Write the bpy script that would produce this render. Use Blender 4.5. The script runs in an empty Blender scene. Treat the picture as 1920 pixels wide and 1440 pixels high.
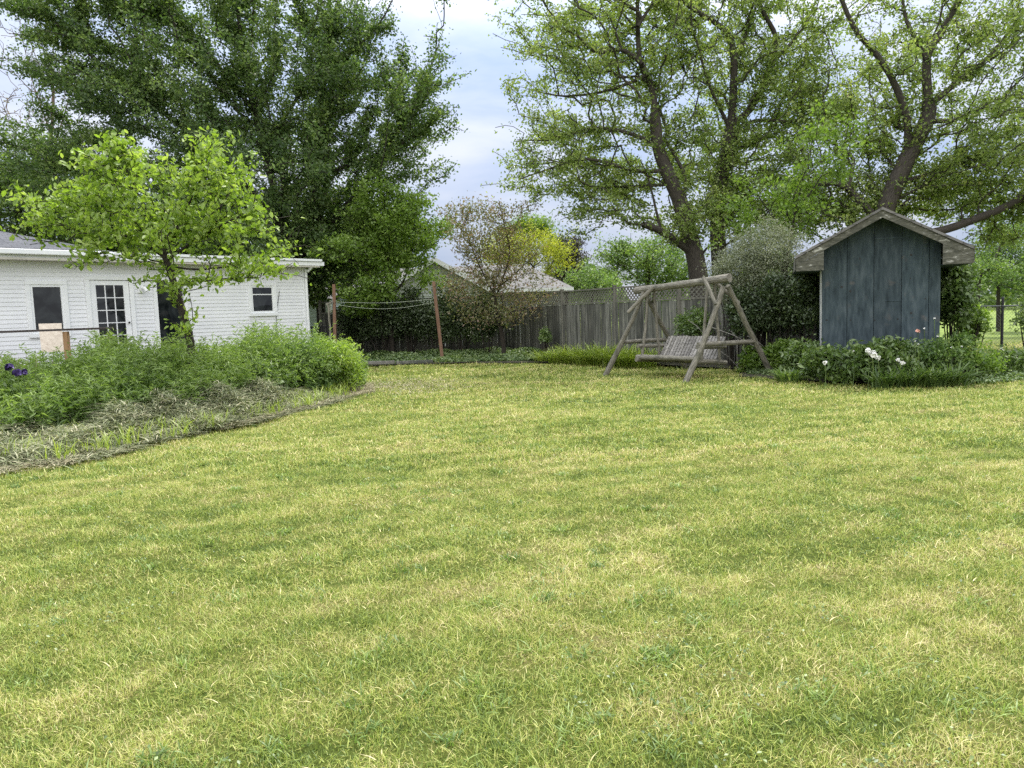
import bpy, math, random
import numpy as np
from mathutils import Vector, Matrix

random.seed(7)
RNG = np.random.default_rng(11)
sc = bpy.context.scene
COL = sc.collection
R = math.radians

# ------------------------------------------------------------------ camera
F_PX = 1450.0
CAM_Z = 1.6
PITCH, ROLL = R(5.33), R(-2.0)
cam_d = bpy.data.cameras.new("camera")
cam_d.sensor_width = 36.0
cam_d.lens = 36.0 * F_PX / 1920.0
cam_d.clip_start = 0.05
cam_d.clip_end = 3000
cam = bpy.data.objects.new("camera", cam_d)
COL.objects.link(cam)
cam.matrix_world = Matrix.Translation((0, 0, CAM_Z)) @ Matrix.Rotation(R(90) - PITCH, 4, 'X') @ Matrix.Rotation(ROLL, 4, 'Z')
sc.camera = cam
CM = cam.matrix_world.to_3x3()

def ray(px, py):
    return CM @ Vector(((px - 960) / F_PX, -(py - 720) / F_PX, -1.0))

def P(px, py, Y):
    """world point seen at photo pixel (px, py) at depth Y"""
    d = ray(px, py)
    t = Y / d.y
    return Vector((d.x * t, Y, CAM_Z + d.z * t))

def G(px, Y):
    """ground point in photo column px (taken near the horizon) at depth Y"""
    p = P(px, 640, Y)
    return Vector((p.x, Y, 0.0))

def onplane(px, py, o, n):
    d = ray(px, py)
    c = Vector((0, 0, CAM_Z))
    t = (o - c).dot(n) / d.dot(n)
    return c + d * t

# ------------------------------------------------------------------ sky and sun
SUN_EL, SUN_AZ = R(58), R(14)
sun_dir = Vector((math.sin(SUN_AZ) * math.cos(SUN_EL), math.cos(SUN_AZ) * math.cos(SUN_EL), math.sin(SUN_EL)))
world = bpy.data.worlds.new("World")
sc.world = world
world.use_nodes = True
nt = world.node_tree
nt.nodes.clear()
wo = nt.nodes.new('ShaderNodeOutputWorld')
bg = nt.nodes.new('ShaderNodeBackground')
sky = nt.nodes.new('ShaderNodeTexSky')
sky.sky_type = 'NISHITA'
sky.sun_disc = False
sky.sun_elevation = SUN_EL
sky.sun_rotation = SUN_AZ
sky.air_density = 1.0
sky.dust_density = 2.0
tc = nt.nodes.new('ShaderNodeTexCoord')
mp = nt.nodes.new('ShaderNodeMapping')
mp.inputs['Scale'].default_value = (1.1, 1.1, 4.2)
mp.inputs['Rotation'].default_value = (0.15, 0.1, 0.4)
nz = nt.nodes.new('ShaderNodeTexNoise')
nz.inputs['Scale'].default_value = 2.6
nz.inputs['Detail'].default_value = 8
nz.inputs['Roughness'].default_value = 0.52
nz.inputs['Distortion'].default_value = 0.5
rp = nt.nodes.new('ShaderNodeValToRGB')
rp.color_ramp.elements[0].position = 0.34
rp.color_ramp.elements[0].color = (2.7, 3.5, 5.2, 1)     # blue-grey thin cloud
rp.color_ramp.elements[1].position = 0.66
rp.color_ramp.elements[1].color = (5.3, 5.5, 6.2, 1)     # white cloud
# veiled sun: the cloud sheet is brighter round the sun
dotn = nt.nodes.new('ShaderNodeVectorMath'); dotn.operation = 'DOT_PRODUCT'
dotn.inputs[1].default_value = sun_dir
mr = nt.nodes.new('ShaderNodeMapRange')
mr.inputs['From Min'].default_value = 0.74
mr.inputs['From Max'].default_value = 1.0
mr.inputs['To Min'].default_value = 0.0
mr.inputs['To Max'].default_value = 1.0
pw = nt.nodes.new('ShaderNodeMath'); pw.operation = 'POWER'; pw.inputs[1].default_value = 1.5
glow = nt.nodes.new('ShaderNodeMix'); glow.data_type = 'RGBA'
glow.blend_type = 'ADD'; glow.inputs[0].default_value = 1.0
sca = nt.nodes.new('ShaderNodeMix'); sca.data_type = 'RGBA'
sca.inputs[6].default_value = (0, 0, 0, 1)
sca.inputs[7].default_value = (21, 20, 18.5, 1)
mixs = nt.nodes.new('ShaderNodeMix'); mixs.data_type = 'RGBA'
mixs.inputs[0].default_value = 0.9
L = nt.links
L.new(tc.outputs['Generated'], mp.inputs['Vector'])
L.new(mp.outputs[0], nz.inputs['Vector'])
L.new(nz.outputs['Fac'], rp.inputs[0])
L.new(tc.outputs['Generated'], dotn.inputs[0])
L.new(dotn.outputs['Value'], mr.inputs['Value'])
L.new(mr.outputs[0], pw.inputs[0])
L.new(pw.outputs[0], sca.inputs[0])
L.new(sky.outputs[0], mixs.inputs[6])
L.new(rp.outputs[0], mixs.inputs[7])
sxyz = nt.nodes.new('ShaderNodeSeparateXYZ')
L.new(tc.outputs['Generated'], sxyz.inputs[0])
zen = nt.nodes.new('ShaderNodeMapRange')            # an overcast sky is darker low down
zen.inputs['From Min'].default_value = 0.0; zen.inputs['From Max'].default_value = 1.0
zen.inputs['To Min'].default_value = 0.68; zen.inputs['To Max'].default_value = 2.1
L.new(sxyz.outputs['Z'], zen.inputs['Value'])
back_boost = nt.nodes.new('ShaderNodeMapRange')            # extra brightness added behind the camera to light house, fence and shed fronts
back_boost.inputs['From Min'].default_value = 0.0; back_boost.inputs['From Max'].default_value = -1.0
back_boost.inputs['To Min'].default_value = 1.0; back_boost.inputs['To Max'].default_value = 1.75
L.new(sxyz.outputs['Y'], back_boost.inputs['Value'])
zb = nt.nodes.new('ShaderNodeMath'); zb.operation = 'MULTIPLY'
L.new(zen.outputs[0], zb.inputs[0]); L.new(back_boost.outputs[0], zb.inputs[1])
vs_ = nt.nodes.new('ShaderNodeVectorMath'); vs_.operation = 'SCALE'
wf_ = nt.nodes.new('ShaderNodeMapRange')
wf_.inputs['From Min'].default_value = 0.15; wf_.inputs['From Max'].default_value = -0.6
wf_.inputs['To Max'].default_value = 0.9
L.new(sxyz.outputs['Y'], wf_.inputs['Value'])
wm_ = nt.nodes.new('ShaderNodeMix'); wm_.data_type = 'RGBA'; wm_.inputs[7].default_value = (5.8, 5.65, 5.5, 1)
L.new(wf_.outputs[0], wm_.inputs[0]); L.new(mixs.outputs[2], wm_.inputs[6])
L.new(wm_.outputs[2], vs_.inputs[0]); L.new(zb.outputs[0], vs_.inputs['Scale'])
L.new(vs_.outputs[0], glow.inputs[6])
L.new(sca.outputs[2], glow.inputs[7])
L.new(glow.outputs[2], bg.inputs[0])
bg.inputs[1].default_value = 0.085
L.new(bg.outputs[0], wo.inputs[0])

sun_d = bpy.data.lights.new("sun", 'SUN')
sun_d.energy = 2.3
sun_d.angle = R(5)
sun_d.color = (1.0, 0.955, 0.87)
sun = bpy.data.objects.new("sun", sun_d)
COL.objects.link(sun)
sun.rotation_euler = (-sun_dir).to_track_quat('-Z', 'Y').to_euler()
sun.location = (0, 0, 40)

sc.view_settings.view_transform = 'Standard'
sc.view_settings.look = 'None'
sc.view_settings.gamma = 1
sc.view_settings.exposure = 1.12
sc.cycles.max_bounces = 7
sc.cycles.diffuse_bounces = 3
sc.cycles.transmission_bounces = 4
sc.cycles.transparent_max_bounces = 4
sc.cycles.glossy_bounces = 2
sc.cycles.use_denoising = False
sc.cycles.use_adaptive_sampling = False

# ------------------------------------------------------------------ materials
def mat_new(name):
    m = bpy.data.materials.new(name)
    m.use_nodes = True
    n = m.node_tree
    n.nodes.clear()
    o = n.nodes.new('ShaderNodeOutputMaterial')
    return m, n, o

def ramp(n, stops):
    r = n.nodes.new('ShaderNodeValToRGB')
    e = r.color_ramp.elements
    while len(e) > 1:
        e.remove(e[-1])
    e[0].position = stops[0][0]; e[0].color = (*stops[0][1], 1)
    for p, c in stops[1:]:
        k = e.new(p); k.color = (*c, 1)
    return r

def noise(n, scale, detail=4, rough=0.55, vec=None, dist=0.0):
    t = n.nodes.new('ShaderNodeTexNoise')
    t.inputs['Scale'].default_value = scale
    t.inputs['Detail'].default_value = detail
    t.inputs['Roughness'].default_value = rough
    t.inputs['Distortion'].default_value = dist
    if vec is not None:
        n.links.new(vec, t.inputs['Vector'])
    return t

def mapping(n, src, scale=(1, 1, 1)):
    m = n.nodes.new('ShaderNodeMapping')
    m.inputs['Scale'].default_value = scale
    n.links.new(src, m.inputs['Vector'])
    return m

def mixc(n, a, b, fac, mode='MIX'):
    m = n.nodes.new('ShaderNodeMix'); m.data_type = 'RGBA'; m.blend_type = mode
    for i, v in ((0, fac), (6, a), (7, b)):
        if hasattr(v, 'is_output') or hasattr(v, 'links'):
            n.links.new(v, m.inputs[i])
        elif i == 0:
            m.inputs[0].default_value = v
        else:
            m.inputs[i].default_value = (*v, 1)
    return m.outputs[2]

def leaf_mat(name, stops, trans=0.4, gloss=0.06, patch=None):
    """leaf colour varies from leaf to leaf with the 'rnd' attribute"""
    m, n, o = mat_new(name)
    at = n.nodes.new('ShaderNodeAttribute'); at.attribute_name = 'rnd'
    r = ramp(n, stops)
    n.links.new(at.outputs['Fac'], r.inputs[0])
    col = r.outputs[0]
    if patch:
        g = n.nodes.new('ShaderNodeNewGeometry')
        nn = noise(n, patch[0], 2, 0.5, g.outputs['Position'])
        rr = ramp(n, [(0.42, (0, 0, 0)), (0.62, (1, 1, 1))])
        n.links.new(nn.outputs['Fac'], rr.inputs[0])
        col = mixc(n, col, patch[1], mult(n, rr.outputs[0], patch[2]))
    d = n.nodes.new('ShaderNodeBsdfDiffuse')
    t = n.nodes.new('ShaderNodeBsdfTranslucent')
    mx = n.nodes.new('ShaderNodeMixShader'); mx.inputs[0].default_value = trans
    gl = n.nodes.new('ShaderNodeBsdfGlossy'); gl.inputs['Roughness'].default_value = 0.5
    gl.inputs['Color'].default_value = (0.7, 0.7, 0.66, 1)
    mg = n.nodes.new('ShaderNodeMixShader'); mg.inputs[0].default_value = gloss
    tcx = mixc(n, col, (1.05, 1.1, 0.6), 1.0, 'MULTIPLY')
    n.links.new(col, d.inputs[0])
    n.links.new(tcx, t.inputs[0])
    n.links.new(d.outputs[0], mx.inputs[1]); n.links.new(t.outputs[0], mx.inputs[2])
    n.links.new(mx.outputs[0], mg.inputs[1]); n.links.new(gl.outputs[0], mg.inputs[2])
    n.links.new(mg.outputs[0], o.inputs[0])
    return m

def mult(n, sock, k):
    m = n.nodes.new('ShaderNodeMath'); m.operation = 'MULTIPLY'
    n.links.new(sock, m.inputs[0]); m.inputs[1].default_value = k
    return m.outputs[0]

def surf(name, stops, scale=(1, 1, 1), nscale=6, coord='Object', rough=0.8, bump=0.3, bscale=None, spec=0.3, detail=6, dist=0.0, second=None, bdist=0.02, piece=0.0):
    m, n, o = mat_new(name)
    b = n.nodes.new('ShaderNodeBsdfPrincipled')
    b.inputs['Roughness'].default_value = rough
    b.inputs['Specular IOR Level'].default_value = spec
    t = n.nodes.new('ShaderNodeTexCoord')
    mpn = mapping(n, t.outputs[coord], scale)
    nn = noise(n, nscale, detail, 0.6, mpn.outputs[0], dist)
    r = ramp(n, stops)
    n.links.new(nn.outputs['Fac'], r.inputs[0])
    col = r.outputs[0]
    if second:
        n2 = noise(n, second[0], 4, 0.6, t.outputs[coord])
        r2 = ramp(n, [(second[1], (0, 0, 0)), (second[2], (1, 1, 1))])
        n.links.new(n2.outputs['Fac'], r2.inputs[0])
        col = mixc(n, col, second[3], r2.outputs[0])
    if piece:      # boards and logs weather differently: each piece has its own tone
        at = n.nodes.new('ShaderNodeAttribute'); at.attribute_name = 'rnd'
        pr = ramp(n, [(0, (1 - piece,) * 3), (1, (1 + piece,) * 3)])
        n.links.new(at.outputs['Fac'], pr.inputs[0])
        col = mixc(n, col, pr.outputs[0], 1.0, 'MULTIPLY')
    n.links.new(col, b.inputs['Base Color'])
    if bump:
        nb = noise(n, bscale or nscale * 2, 5, 0.65, mpn.outputs[0])
        bm = n.nodes.new('ShaderNodeBump'); bm.inputs['Strength'].default_value = bump
        bm.inputs['Distance'].default_value = bdist
        n.links.new(nb.outputs['Fac'], bm.inputs['Height'])
        n.links.new(bm.outputs[0], b.inputs['Normal'])
    n.links.new(b.outputs[0], o.inputs[0])
    return m

M = {}
M['bark_grey'] = surf('grey_bark', [(0.3, (0.026, 0.023, 0.02)), (0.7, (0.10, 0.088, 0.074))], (7, 1.2, 1), 5, 'UV', 0.9, 0.8)
M['bark_dark'] = surf('dark_bark', [(0.3, (0.018, 0.015, 0.012)), (0.7, (0.07, 0.06, 0.05))], (7, 1.2, 1), 5, 'UV', 0.9, 0.8)
M['bark_tan'] = surf('young_bark', [(0.3, (0.07, 0.05, 0.035)), (0.7, (0.2, 0.15, 0.11))], (7, 2, 1), 8, 'UV', 0.85, 0.5)
M['log'] = surf('weathered_log', [(0.32, (0.038, 0.035, 0.03)), (0.46, (0.165, 0.155, 0.125)), (0.7, (0.38, 0.36, 0.30))], (9, 1.8, 1), 3.4, 'UV', 0.85, 0.7,
                second=(2.3, 0.5, 0.75, (0.07, 0.075, 0.055)))
M['slat'] = surf('weathered_slat', [(0.3, (0.12, 0.115, 0.105)), (0.7, (0.38, 0.365, 0.335))], (3, 3, 14), 3, 'Object', 0.85, 0.5, piece=0.3)
M['fence'] = surf('weathered_fence_board', [(0.3, (0.05, 0.052, 0.047)), (0.5, (0.125, 0.127, 0.11)), (0.7, (0.26, 0.257, 0.22))], (9, 9, 0.5), 2.4, 'Object', 0.9, 0.5, piece=0.4,
                  second=(0.7, 0.5, 0.7, (0.06, 0.066, 0.055)))
M['fence_post'] = surf('weathered_fence_post', [(0.3, (0.09, 0.09, 0.077)), (0.75, (0.23, 0.225, 0.185))], (9, 9, 0.8), 3, 'Object', 0.9, 0.4)
M['red_post'] = surf('red_brown_post', [(0.3, (0.13, 0.07, 0.045)), (0.75, (0.28, 0.175, 0.12))], (9, 9, 0.8), 3, 'Object', 0.85, 0.4)
M['tan_post'] = surf('tan_post', [(0.3, (0.24, 0.14, 0.07)), (0.75, (0.42, 0.27, 0.15))], (9, 9, 0.8), 3, 'Object', 0.85, 0.4)
M['rail_dark'] = surf('dark_rail', [(0.3, (0.035, 0.03, 0.03)), (0.75, (0.10, 0.085, 0.08))], (1, 9, 9), 3, 'Object', 0.8, 0.3)
M['deck'] = surf('deck_board', [(0.3, (0.10, 0.09, 0.08)), (0.75, (0.22, 0.2, 0.18))], (1, 9, 9), 3, 'Object', 0.8, 0.3)
M['siding'] = surf('white_siding', [(0.2, (0.72, 0.74, 0.77)), (0.7, (0.84, 0.86, 0.88))], (0.6, 0.6, 2.5), 1.2, 'Object', 0.45, 0.05, spec=0.35,
                   second=(2.2, 0.66, 0.85, (0.62, 0.64, 0.65)))
M['trim'] = surf('white_trim', [(0.3, (0.78, 0.81, 0.83)), (0.7, (0.87, 0.89, 0.9))], (1, 1, 1), 3, 'Object', 0.4, 0.0)
M['soffit'] = surf('soffit', [(0.3, (0.5, 0.48, 0.42)), (0.7, (0.6, 0.58, 0.52))], (1, 1, 1), 3, 'Object', 0.6, 0.0)
M['osb'] = surf('particle_board', [(0.3, (0.34, 0.29, 0.235)), (0.7, (0.48, 0.43, 0.36))], (1, 1, 1), 14, 'Object', 0.8, 0.2)
M['black'] = surf('black_paint', [(0.3, (0.015, 0.016, 0.018)), (0.7, (0.03, 0.03, 0.033))], (1, 1, 1), 8, 'Object', 0.5, 0.1)
M['far_siding'] = surf('pale_siding', [(0.3, (0.42, 0.46, 0.44)), (0.7, (0.55, 0.58, 0.56))], (1, 1, 1), 3, 'Object', 0.6, 0.0)
M['green_siding'] = surf('grey_green_siding', [(0.3, (0.25, 0.33, 0.30)), (0.7, (0.36, 0.43, 0.4))], (1, 1, 1), 3, 'Object', 0.6, 0.0)
M['shed'] = surf('blue_stained_plywood', [(0.3, (0.021, 0.033, 0.041)), (0.5, (0.044, 0.065, 0.078)), (0.7, (0.078, 0.103, 0.118))], (5, 5, 1.0), 2.6, 'Object', 0.8, 0.5,
                 second=(4.5, 0.60, 0.76, (0.10, 0.10, 0.10)), piece=0.15)
M['shed_trim'] = surf('peeling_trim', [(0.32, (0.04, 0.044, 0.036)), (0.5, (0.10, 0.10, 0.08)), (0.62, (0.15, 0.15, 0.13)), (0.68, (0.42, 0.42, 0.39))], (1.2, 1.2, 3.5), 5, 'Object', 0.85, 0.6, detail=8, dist=1.0)
M['shed_side'] = surf('pale_corner_strip', [(0.3, (0.25, 0.27, 0.28)), (0.7, (0.55, 0.57, 0.58))], (9, 9, 0.8), 3, 'Object', 0.8, 0.3)
M['soil'] = surf('bed_soil', [(0.3, (0.03, 0.028, 0.02)), (0.7, (0.09, 0.085, 0.055))], (1, 1, 1), 6, 'Object', 0.95, 0.6, bdist=0.05)
M['liner'] = surf('dark_edging', [(0.3, (0.02, 0.024, 0.03)), (0.7, (0.045, 0.05, 0.06))], (1, 1, 1), 8, 'Object', 0.6, 0.3)
M['metal'] = surf('galvanised_wire', [(0.3, (0.12, 0.13, 0.13)), (0.7, (0.22, 0.23, 0.23))], (1, 1, 1), 8, 'Object', 0.5, 0.0)
M['rope'] = surf('clothes_line', [(0.3, (0.4, 0.45, 0.35)), (0.7, (0.55, 0.6, 0.5))], (1, 1, 1), 8, 'Object', 0.7, 0.0)
M['petal_white'] = surf('white_petal', [(0.3, (0.78, 0.78, 0.74)), (0.7, (0.88, 0.88, 0.86))], (1, 1, 1), 20, 'Object', 0.6, 0.0)
M['petal_pink'] = surf('pink_petal', [(0.3, (0.75, 0.38, 0.3)), (0.7, (0.85, 0.55, 0.45))], (1, 1, 1), 20, 'Object', 0.6, 0.0)
M['petal_purple'] = surf('purple_petal', [(0.3, (0.035, 0.02, 0.10)), (0.7, (0.07, 0.045, 0.17))], (1, 1, 1), 20, 'Object', 0.6, 0.0)

def shingles(name, c1, c2, bw=0.3, rh=0.14):
    m, n, o = mat_new(name)
    b = n.nodes.new('ShaderNodeBsdfPrincipled'); b.inputs['Roughness'].default_value = 0.95
    t = n.nodes.new('ShaderNodeTexCoord')
    br = n.nodes.new('ShaderNodeTexBrick')
    n.links.new(t.outputs['UV'], br.inputs['Vector'])
    br.inputs['Scale'].default_value = 1.0
    br.inputs['Brick Width'].default_value = bw
    br.inputs['Row Height'].default_value = rh
    br.inputs['Mortar Size'].default_value = 0.012
    br.inputs['Color1'].default_value = (*c1, 1); br.inputs['Color2'].default_value = (*c2, 1)
    br.inputs['Mortar'].default_value = (c1[0] * .4, c1[1] * .4, c1[2] * .4, 1)
    nn = noise(n, 1.3, 5, 0.6, t.outputs['UV'])
    col = mixc(n, br.outputs['Color'], (c2[0] * 1.5, c2[1] * 1.5, c2[2] * 1.4), mult(n, nn.outputs['Fac'], 0.5))
    n.links.new(col, b.inputs['Base Color'])
    bm = n.nodes.new('ShaderNodeBump'); bm.inputs['Strength'].default_value = 0.6; bm.inputs['Distance'].default_value = 0.02
    n.links.new(br.outputs['Fac'], bm.inputs['Height']); bm.invert = True
    n.links.new(bm.outputs[0], b.inputs['Normal'])
    n.links.new(b.outputs[0], o.inputs[0])
    return m
M['shingle_dark'] = shingles('dark_shingle', (0.045, 0.05, 0.062), (0.09, 0.095, 0.11), 0.3, 0.14)
M['shingle_grey'] = shingles('grey_shingle', (0.10, 0.10, 0.10), (0.16, 0.155, 0.155), 0.35, 0.16)

def glass_mat():
    m, n, o = mat_new('window_glass')
    b = n.nodes.new('ShaderNodeBsdfPrincipled')
    b.inputs['Roughness'].default_value = 0.03
    b.inputs['Specular IOR Level'].default_value = 0.5
    t = n.nodes.new('ShaderNodeTexCoord')
    nn = noise(n, 2.0, 2, 0.5, t.outputs['Object'])
    nd = noise(n, 1.6, 4, 0.6, t.outputs['Object'], 1.5)
    gr = ramp(n, [(0.4, (0.006, 0.008, 0.01)), (0.7, (0.035, 0.042, 0.045))])
    n.links.new(nd.outputs['Fac'], gr.inputs[0]); n.links.new(gr.outputs[0], b.inputs['Base Color'])
    bm = n.nodes.new('ShaderNodeBump'); bm.inputs['Strength'].default_value = 0.15; bm.inputs['Distance'].default_value = 0.02
    n.links.new(nn.outputs['Fac'], bm.inputs['Height']); n.links.new(bm.outputs[0], b.inputs['Normal'])
    n.links.new(b.outputs[0], o.inputs[0])
    return m
M['glass'] = glass_mat()

# lawn: the same patch pattern colours the soil sheet and the blades standing on it
def lawn_patch(n, pos):
    mpx = n.nodes.new('ShaderNodeMapping'); mpx.inputs['Scale'].default_value = (0.7, 1.5, 1); mpx.inputs['Rotation'].default_value = (0, 0, 0.5); n.links.new(pos, mpx.inputs['Vector'])
    big = noise(n, 0.55, 5, 0.62, mpx.outputs[0], 0.8)
    mid = noise(n, 3.1, 5, 0.68, pos, 0.4)
    a = n.nodes.new('ShaderNodeMath'); a.operation = 'ADD'
    n.links.new(mult(n, big.outputs['Fac'], 0.55), a.inputs[0]); n.links.new(mult(n, mid.outputs['Fac'], 0.45), a.inputs[1])
    # mower passes
    wmp = n.nodes.new('ShaderNodeMapping'); wmp.inputs['Rotation'].default_value = (0, 0, 1.25); n.links.new(pos, wmp.inputs['Vector'])
    wv = n.nodes.new('ShaderNodeTexWave'); wv.inputs['Scale'].default_value = 0.55; wv.inputs['Distortion'].default_value = 3.0
    wv.inputs['Detail'].default_value = 3; wv.inputs['Detail Scale'].default_value = 0.6
    n.links.new(wmp.outputs[0], wv.inputs['Vector'])
    b = n.nodes.new('ShaderNodeMath'); b.operation = 'MULTIPLY_ADD'; b.inputs[1].default_value = 0.06
    n.links.new(wv.outputs['Fac'], b.inputs[0]); n.links.new(a.outputs[0], b.inputs[2])
    c = n.nodes.new('ShaderNodeMath'); c.operation = 'SUBTRACT'; c.inputs[1].default_value = 0.03
    n.links.new(b.outputs[0], c.inputs[0])
    return c.outputs[0]

def lawn_blade_mat():
    m, n, o = mat_new('grass_blade')
    g = n.nodes.new('ShaderNodeNewGeometry')
    pat = lawn_patch(n, g.outputs['Position'])
    at = n.nodes.new('ShaderNodeAttribute'); at.attribute_name = 'rnd'
    mp_ = mult(n, pat, 1.0)
    add = n.nodes.new('ShaderNodeMath'); add.operation = 'ADD'
    sub = n.nodes.new('ShaderNodeMath'); sub.operation = 'SUBTRACT'; sub.inputs[1].default_value = 0.5
    n.links.new(at.outputs['Fac'], sub.inputs[0])
    n.links.new(mp_, add.inputs[0]); n.links.new(mult(n, sub.outputs[0], 0.36), add.inputs[1])
    r = ramp(n, GRASS_STOPS)
    n.links.new(add.outputs[0], r.inputs[0])
    d = n.nodes.new('ShaderNodeBsdfDiffuse'); t = n.nodes.new('ShaderNodeBsdfTranslucent')
    mx = n.nodes.new('ShaderNodeMixShader'); mx.inputs[0].default_value = 0.3
    gl = n.nodes.new('ShaderNodeBsdfGlossy'); gl.inputs['Roughness'].default_value = 0.5
    mg = n.nodes.new('ShaderNodeMixShader'); mg.inputs[0].default_value = 0.04
    n.links.new(r.outputs[0], d.inputs[0]); n.links.new(r.outputs[0], t.inputs[0])
    n.links.new(d.outputs[0], mx.inputs[1]); n.links.new(t.outputs[0], mx.inputs[2])
    n.links.new(mx.outputs[0], mg.inputs[1]); n.links.new(gl.outputs[0], mg.inputs[2])
    n.links.new(mg.outputs[0], o.inputs[0])
    return m
GRASS_STOPS = [(0.30, (0.12, 0.19, 0.032)), (0.42, (0.26, 0.355, 0.058)), (0.53, (0.41, 0.475, 0.10)), (0.61, (0.56, 0.54, 0.17)), (0.70, (0.69, 0.61, 0.31))]

def ground_mat():
    m, n, o = mat_new('lawn_ground')
    g = n.nodes.new('ShaderNodeNewGeometry')
    pat = lawn_patch(n, g.outputs['Position'])
    fine = noise(n, 28, 5, 0.7, g.outputs['Position'])
    add = n.nodes.new('ShaderNodeMath'); add.operation = 'ADD'
    sub = n.nodes.new('ShaderNodeMath'); sub.operation = 'SUBTRACT'; sub.inputs[1].default_value = 0.5
    n.links.new(fine.outputs['Fac'], sub.inputs[0])
    n.links.new(pat, add.inputs[0]); n.links.new(mult(n, sub.outputs[0], 0.5), add.inputs[1])
    r = ramp(n, [(p, tuple(v * 0.21 for v in c)) for p, c in GRASS_STOPS])
    n.links.new(add.outputs[0], r.inputs[0])
    # the open field beyond the yard is longer and brighter
    sx = n.nodes.new('ShaderNodeSeparateXYZ'); n.links.new(g.outputs['Position'], sx.inputs[0])
    mrr = n.nodes.new('ShaderNodeMapRange'); mrr.inputs['From Min'].default_value = 24; mrr.inputs['From Max'].default_value = 30
    n.links.new(sx.outputs['Y'], mrr.inputs['Value'])
    mrx = n.nodes.new('ShaderNodeMapRange'); mrx.inputs['From Min'].default_value = 7; mrx.inputs['From Max'].default_value = 12
    n.links.new(sx.outputs['X'], mrx.inputs['Value'])
    mxy = n.nodes.new('ShaderNodeMath'); mxy.operation = 'MULTIPLY'
    n.links.new(mrr.outputs[0], mxy.inputs[0]); n.links.new(mrx.outputs[0], mxy.inputs[1])
    fld = noise(n, 0.8, 5, 0.65, g.outputs['Position'])
    fr = ramp(n, [(0.35, (0.12, 0.175, 0.04)), (0.65, (0.21, 0.27, 0.07))])
    n.links.new(fld.outputs['Fac'], fr.inputs[0])
    col = mixc(n, r.outputs[0], fr.outputs[0], mxy.outputs[0])
    b = n.nodes.new('ShaderNodeBsdfPrincipled'); b.inputs['Roughness'].default_value = 0.95
    b.inputs['Specular IOR Level'].default_value = 0.1
    bm = n.nodes.new('ShaderNodeBump'); bm.inputs['Strength'].default_value = 0.8; bm.inputs['Distance'].default_value = 0.03
    n.links.new(fine.outputs['Fac'], bm.inputs['Height']); n.links.new(bm.outputs[0], b.inputs['Normal'])
    n.links.new(col, b.inputs['Base Color'])
    n.links.new(b.outputs[0], o.inputs[0])
    return m
M['blade'] = lawn_blade_mat()
M['ground'] = ground_mat()

M['leaf_maple'] = leaf_mat('maple_leaf', [(0, (0.035, 0.075, 0.028)), (0.55, (0.11, 0.185, 0.05)), (1, (0.30, 0.40, 0.12))], 0.45, 0.05)
M['leaf_big'] = leaf_mat('pale_spring_leaf', [(0, (0.12, 0.195, 0.05)), (0.6, (0.27, 0.355, 0.10)), (0.93, (0.46, 0.53, 0.19)), (1, (0.36, 0.27, 0.16))], 0.5, 0.05, (0.35, (0.14, 0.22, 0.05), 0.35))
M['leaf_lime'] = leaf_mat('lime_leaf', [(0, (0.12, 0.21, 0.025)), (0.5, (0.26, 0.39, 0.05)), (1, (0.43, 0.54, 0.13))], 0.5, 0.07)
M['leaf_bright'] = leaf_mat('bright_green_leaf', [(0, (0.10, 0.18, 0.03)), (0.6, (0.18, 0.29, 0.045)), (1, (0.28, 0.40, 0.075))], 0.48, 0.05)
M['leaf_purple'] = leaf_mat('bronze_leaf', [(0, (0.10, 0.12, 0.045)), (0.5, (0.20, 0.21, 0.08)), (0.72, (0.27, 0.18, 0.13)), (0.85, (0.30, 0.20, 0.16)), (1, (0.20, 0.27, 0.08))], 0.4, 0.06)
M['leaf_yellow'] = leaf_mat('yellow_green_leaf', [(0, (0.22, 0.27, 0.03)), (0.6, (0.38, 0.42, 0.04)), (1, (0.52, 0.52, 0.07))], 0.4, 0.04)
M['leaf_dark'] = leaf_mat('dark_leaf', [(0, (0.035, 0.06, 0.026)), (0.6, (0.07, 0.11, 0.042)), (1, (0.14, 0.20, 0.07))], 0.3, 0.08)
M['leaf_darkred'] = leaf_mat('dark_maroon_leaf', [(0, (0.03, 0.028, 0.026)), (0.6, (0.05, 0.042, 0.036)), (1, (0.07, 0.075, 0.04))], 0.3, 0.05)
M['leaf_silver'] = leaf_mat('silvery_leaf', [(0, (0.10, 0.13, 0.07)), (0.6, (0.22, 0.25, 0.16)), (1, (0.40, 0.42, 0.31))], 0.3, 0.08)
M['leaf_mid'] = leaf_mat('mid_green_leaf', [(0, (0.06, 0.115, 0.028)), (0.6, (0.13, 0.21, 0.05)), (1, (0.24, 0.33, 0.09))], 0.36, 0.08)
M['leaf_weed'] = leaf_mat('weed_leaf', [(0, (0.055, 0.115, 0.03)), (0.5, (0.14, 0.235, 0.055)), (1, (0.31, 0.42, 0.12))], 0.42, 0.05)
M['leaf_cut'] = leaf_mat('cut_stalk', [(0, (0.10, 0.13, 0.065)), (0.45, (0.24, 0.27, 0.15)), (0.8, (0.38, 0.38, 0.24)), (1, (0.5, 0.46, 0.32))], 0.2, 0.04)
M['leaf_straw'] = leaf_mat('dry_straw', [(0, (0.13, 0.115, 0.07)), (0.5, (0.27, 0.24, 0.15)), (1, (0.44, 0.40, 0.27))], 0.15, 0.03)
M['leaf_lily'] = leaf_mat('strap_leaf', [(0, (0.14, 0.22, 0.025)), (0.6, (0.30, 0.40, 0.05)), (1, (0.46, 0.54, 0.11))], 0.4, 0.08)
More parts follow.
